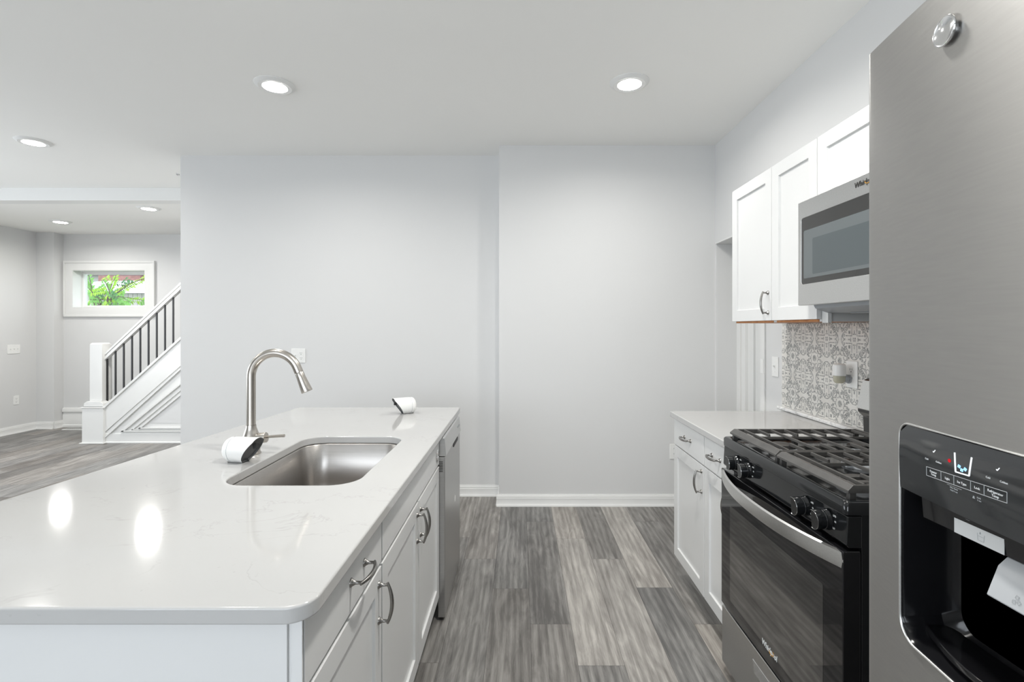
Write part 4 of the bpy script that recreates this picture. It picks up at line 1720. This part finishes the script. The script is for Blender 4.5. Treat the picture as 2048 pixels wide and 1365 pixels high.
# key row outline
yl, zt0 = pp(105, 408)
yr, zr0 = pp(1328, 800)
zr1 = pp(1328, 965)[1]
zb0 = pp(105, 540)[1]
bm = nb()
line(bm, (yl, zt0), (yr, zr0))
line(bm, (yl, zb0), (yr, zr1))
for zx_, zy_ in ((105, 470), (325, 540), (520, 610), (775, 690), (980, 760), (1328, 880)):
    y_ = pp(zx_, zy_)[0]
    q_ = (y_ - yl) / (yr - yl)
    line(bm, (y_, zb0 + (zr1 - zb0) * q_), (y_, zt0 + (zr0 - zt0) * q_), n=2)
y_a, z_a = pp(415, 672)
y_b, _ = pp(635, 745)
line(bm, (y_a, z_a), (y_b, z_a), .0002)
for (s, a, b_, sz) in (('Filter Reset', 520, 742, .0026), ('Hold 3 sec', 520, 782, .0026), ('Hold', 900, 888, .0026), ('3 sec', 905, 928, .0026)):
    ptext(bm, s, a, b_, sz)
y_a, z_a = pp(820, 885)
line(bm, (y_a + .0012, z_a), (y_a - .0012, z_a), .0006, 2)
line(bm, (y_a, z_a), (y_a, z_a + .0022), .0008, 2)
mk('key_outline', bm, GREYINK, cpn, world=True)
bm = nb()
for (s, a, b_, sz) in (('Freezer', 210, 492, .0039), ('Temp', 213, 533, .0039), ('Light', 422, 592, .0039), ('Ice Type', 642, 662, .0039), ('Lock', 875, 737, .0039),
                       ('Refrigerator', 1150, 805, .0039), ('Temp', 1150, 860, .0039), ('Cold', 110, 290, .0030), ('Coldest', 290, 345, .0030), ('Cold', 1040, 575, .0030), ('Coldest', 1280, 650, .0030)):
    ptext(bm, s, a, b_, sz)
mk('key_lettering', bm, WHITEINK, cpn, world=True)
bm = nb()
c4 = [pp(525, 195), pp(548, 488), pp(752, 550), pp(782, 270)]
for a, b_ in zip(c4, c4[1:]):
    line(bm, a, b_, .0009)
mk('glass_symbol', bm, LITWHITE, cpn, world=True, label='lit white glass outline')
for a, b_ in ((215, 180), (1180, 455)):
    bm = nb()
    y_, z_ = pp(a, b_)
    line(bm, (y_ + .0018, z_), (y_ + .0008, z_ - .0012), .00045, 2)
    line(bm, (y_ + .0008, z_ - .0012), (y_ - .0018, z_ + .0022), .00045, 2)
    mk('tick_symbol', bm, LITWHITE, cpn, world=True, label='lit white tick mark')
bm = nb()
for a, b_, rot in ((600, 405, 20), (642, 462, 10), (692, 450, 30)):
    y_, z_ = pp(a, b_)
    gb = nb()
    box(gb, -.0017, .0017, -.0002, .0002, -.0017, .0017)
    join(bm, gb, T(SX(y_, z_) - .0004, y_, z_) @ Matrix.Rotation(-PI / 2, 4, 'Z') @ Matrix.Rotation(math.radians(rot), 4, 'Y'))
mk('ice_symbol', bm, LITBLUE, cpn, world=True, label='three lit pale blue ice cubes')
bm = nb()
y_, z_ = pp(450, 318)
lathe(bm, [(0, 0), (.0022, 0), (.0022, .0004), (0, .0004)], along((SX(y_, z_), y_, z_), (-1, 0, 0)), 20)
mk('indicator', bm, LITRED, cpn, world=True, label='small red indicator light')

# hood under the panel, sticker, paddle
XH = .540
bm = nb()
prism(bm, [(XH, dy0 + .004, 1.131), (XH - .003, dy0 + .004, 1.166), (.59, dy0 + .004, 1.166), (.59, dy0 + .004, 1.131)], (0, dy1 - dy0 - .008 - .026, 0))
hood = mk('dispenser_hood', bm, BLACKG, dl, world=True, bevel=0.001)
bm = nb()
box(bm, XH - .0016, XH - .001, .556, .620, 1.1318, 1.1605)
stk = mk('paper_label', bm, mat('paper_label', (0.62, 0.63, 0.63), 0.35, var=.02), dl, world=True, label='pale paper label')
bm = nb()
yc, zc_ = .584, 1.1395
for (ya, za, yb, zb) in ((.0045, .004, .0038, -.004), (.0038, -.004, -.0038, -.004), (-.0038, -.004, -.0045, .004), (.0042, .001, -.0042, .001)):
    tube(bm, [(XH - .0018, yc + ya, zc_ + za), (XH - .0018, yc + yb, zc_ + zb)], .0002, 5)
tube(bm, [(XH - .0018, yc + .001, zc_ + .004), (XH - .0018, yc + .001, zc_ + .0065)], [.0010, .0002], 6)
for (ya, za, yb, zb) in ((.614, 1.158, .614, 1.155), (.614, 1.155, .600, 1.1535), (.600, 1.1535, .600, 1.158), (.600, 1.1535, .588, 1.156)):
    tube(bm, [(XH - .0018, ya, za), (XH - .0018, yb, zb)], .0002, 5)
mk('label_drawing', bm, GREYINK, stk, world=True)
bm = nb()
pf_ = [(.541, 1.131), (.5305, 1.1215), (.5175, 1.089), (.5215, 1.087), (.538, 1.118), (.548, 1.128)]
prism(bm, [(x, .487, z) for x, z in pf_], (0, .0685, 0))
pd_ = mk('ice_paddle', bm, mat('paddle_grey', (0.40, 0.415, 0.43), 0.3), dl, world=True, bevel=0.0015, seg=3, label='light grey push paddle')
bm = nb()
for yy, zz, rot in ((.5250, 1.1015, 8), (.5215, 1.0975, 30), (.5265, 1.0965, -15)):
    xx = .5175 + (zz - 1.089) * .4 - .0006
    q_ = []
    for k in range(4):
        a = math.radians(45 + 90 * k + rot)
        q_.append((xx + .0022 * math.sin(a) * .38, yy + .0022 * math.cos(a), zz + .0022 * math.sin(a)))
    tube(bm, q_, .00022, 5, closed=True)
mk('cube_symbol', bm, GREYINK, pd_, world=True)

# round badge
yb_, zb_ = onf(1897, 62)
bm = nb()
nv = Vector((-1, -.326 * (yb_ - .33) * -1, 0)).normalized()
c_ = Vector((FX(yb_), yb_, zb_))
lathe(bm, [(0, -.001), (.0125, -.001), (.0125, .003), (.0175, .0035), (.0180, .0050), (.0175, .0062), (.0162, .0066), (.0150, .0058), (.0, .0046)], along(c_, nv), 40)
mk('badge', bm, CHROME, dl, world=True, label='round polished metal badge')
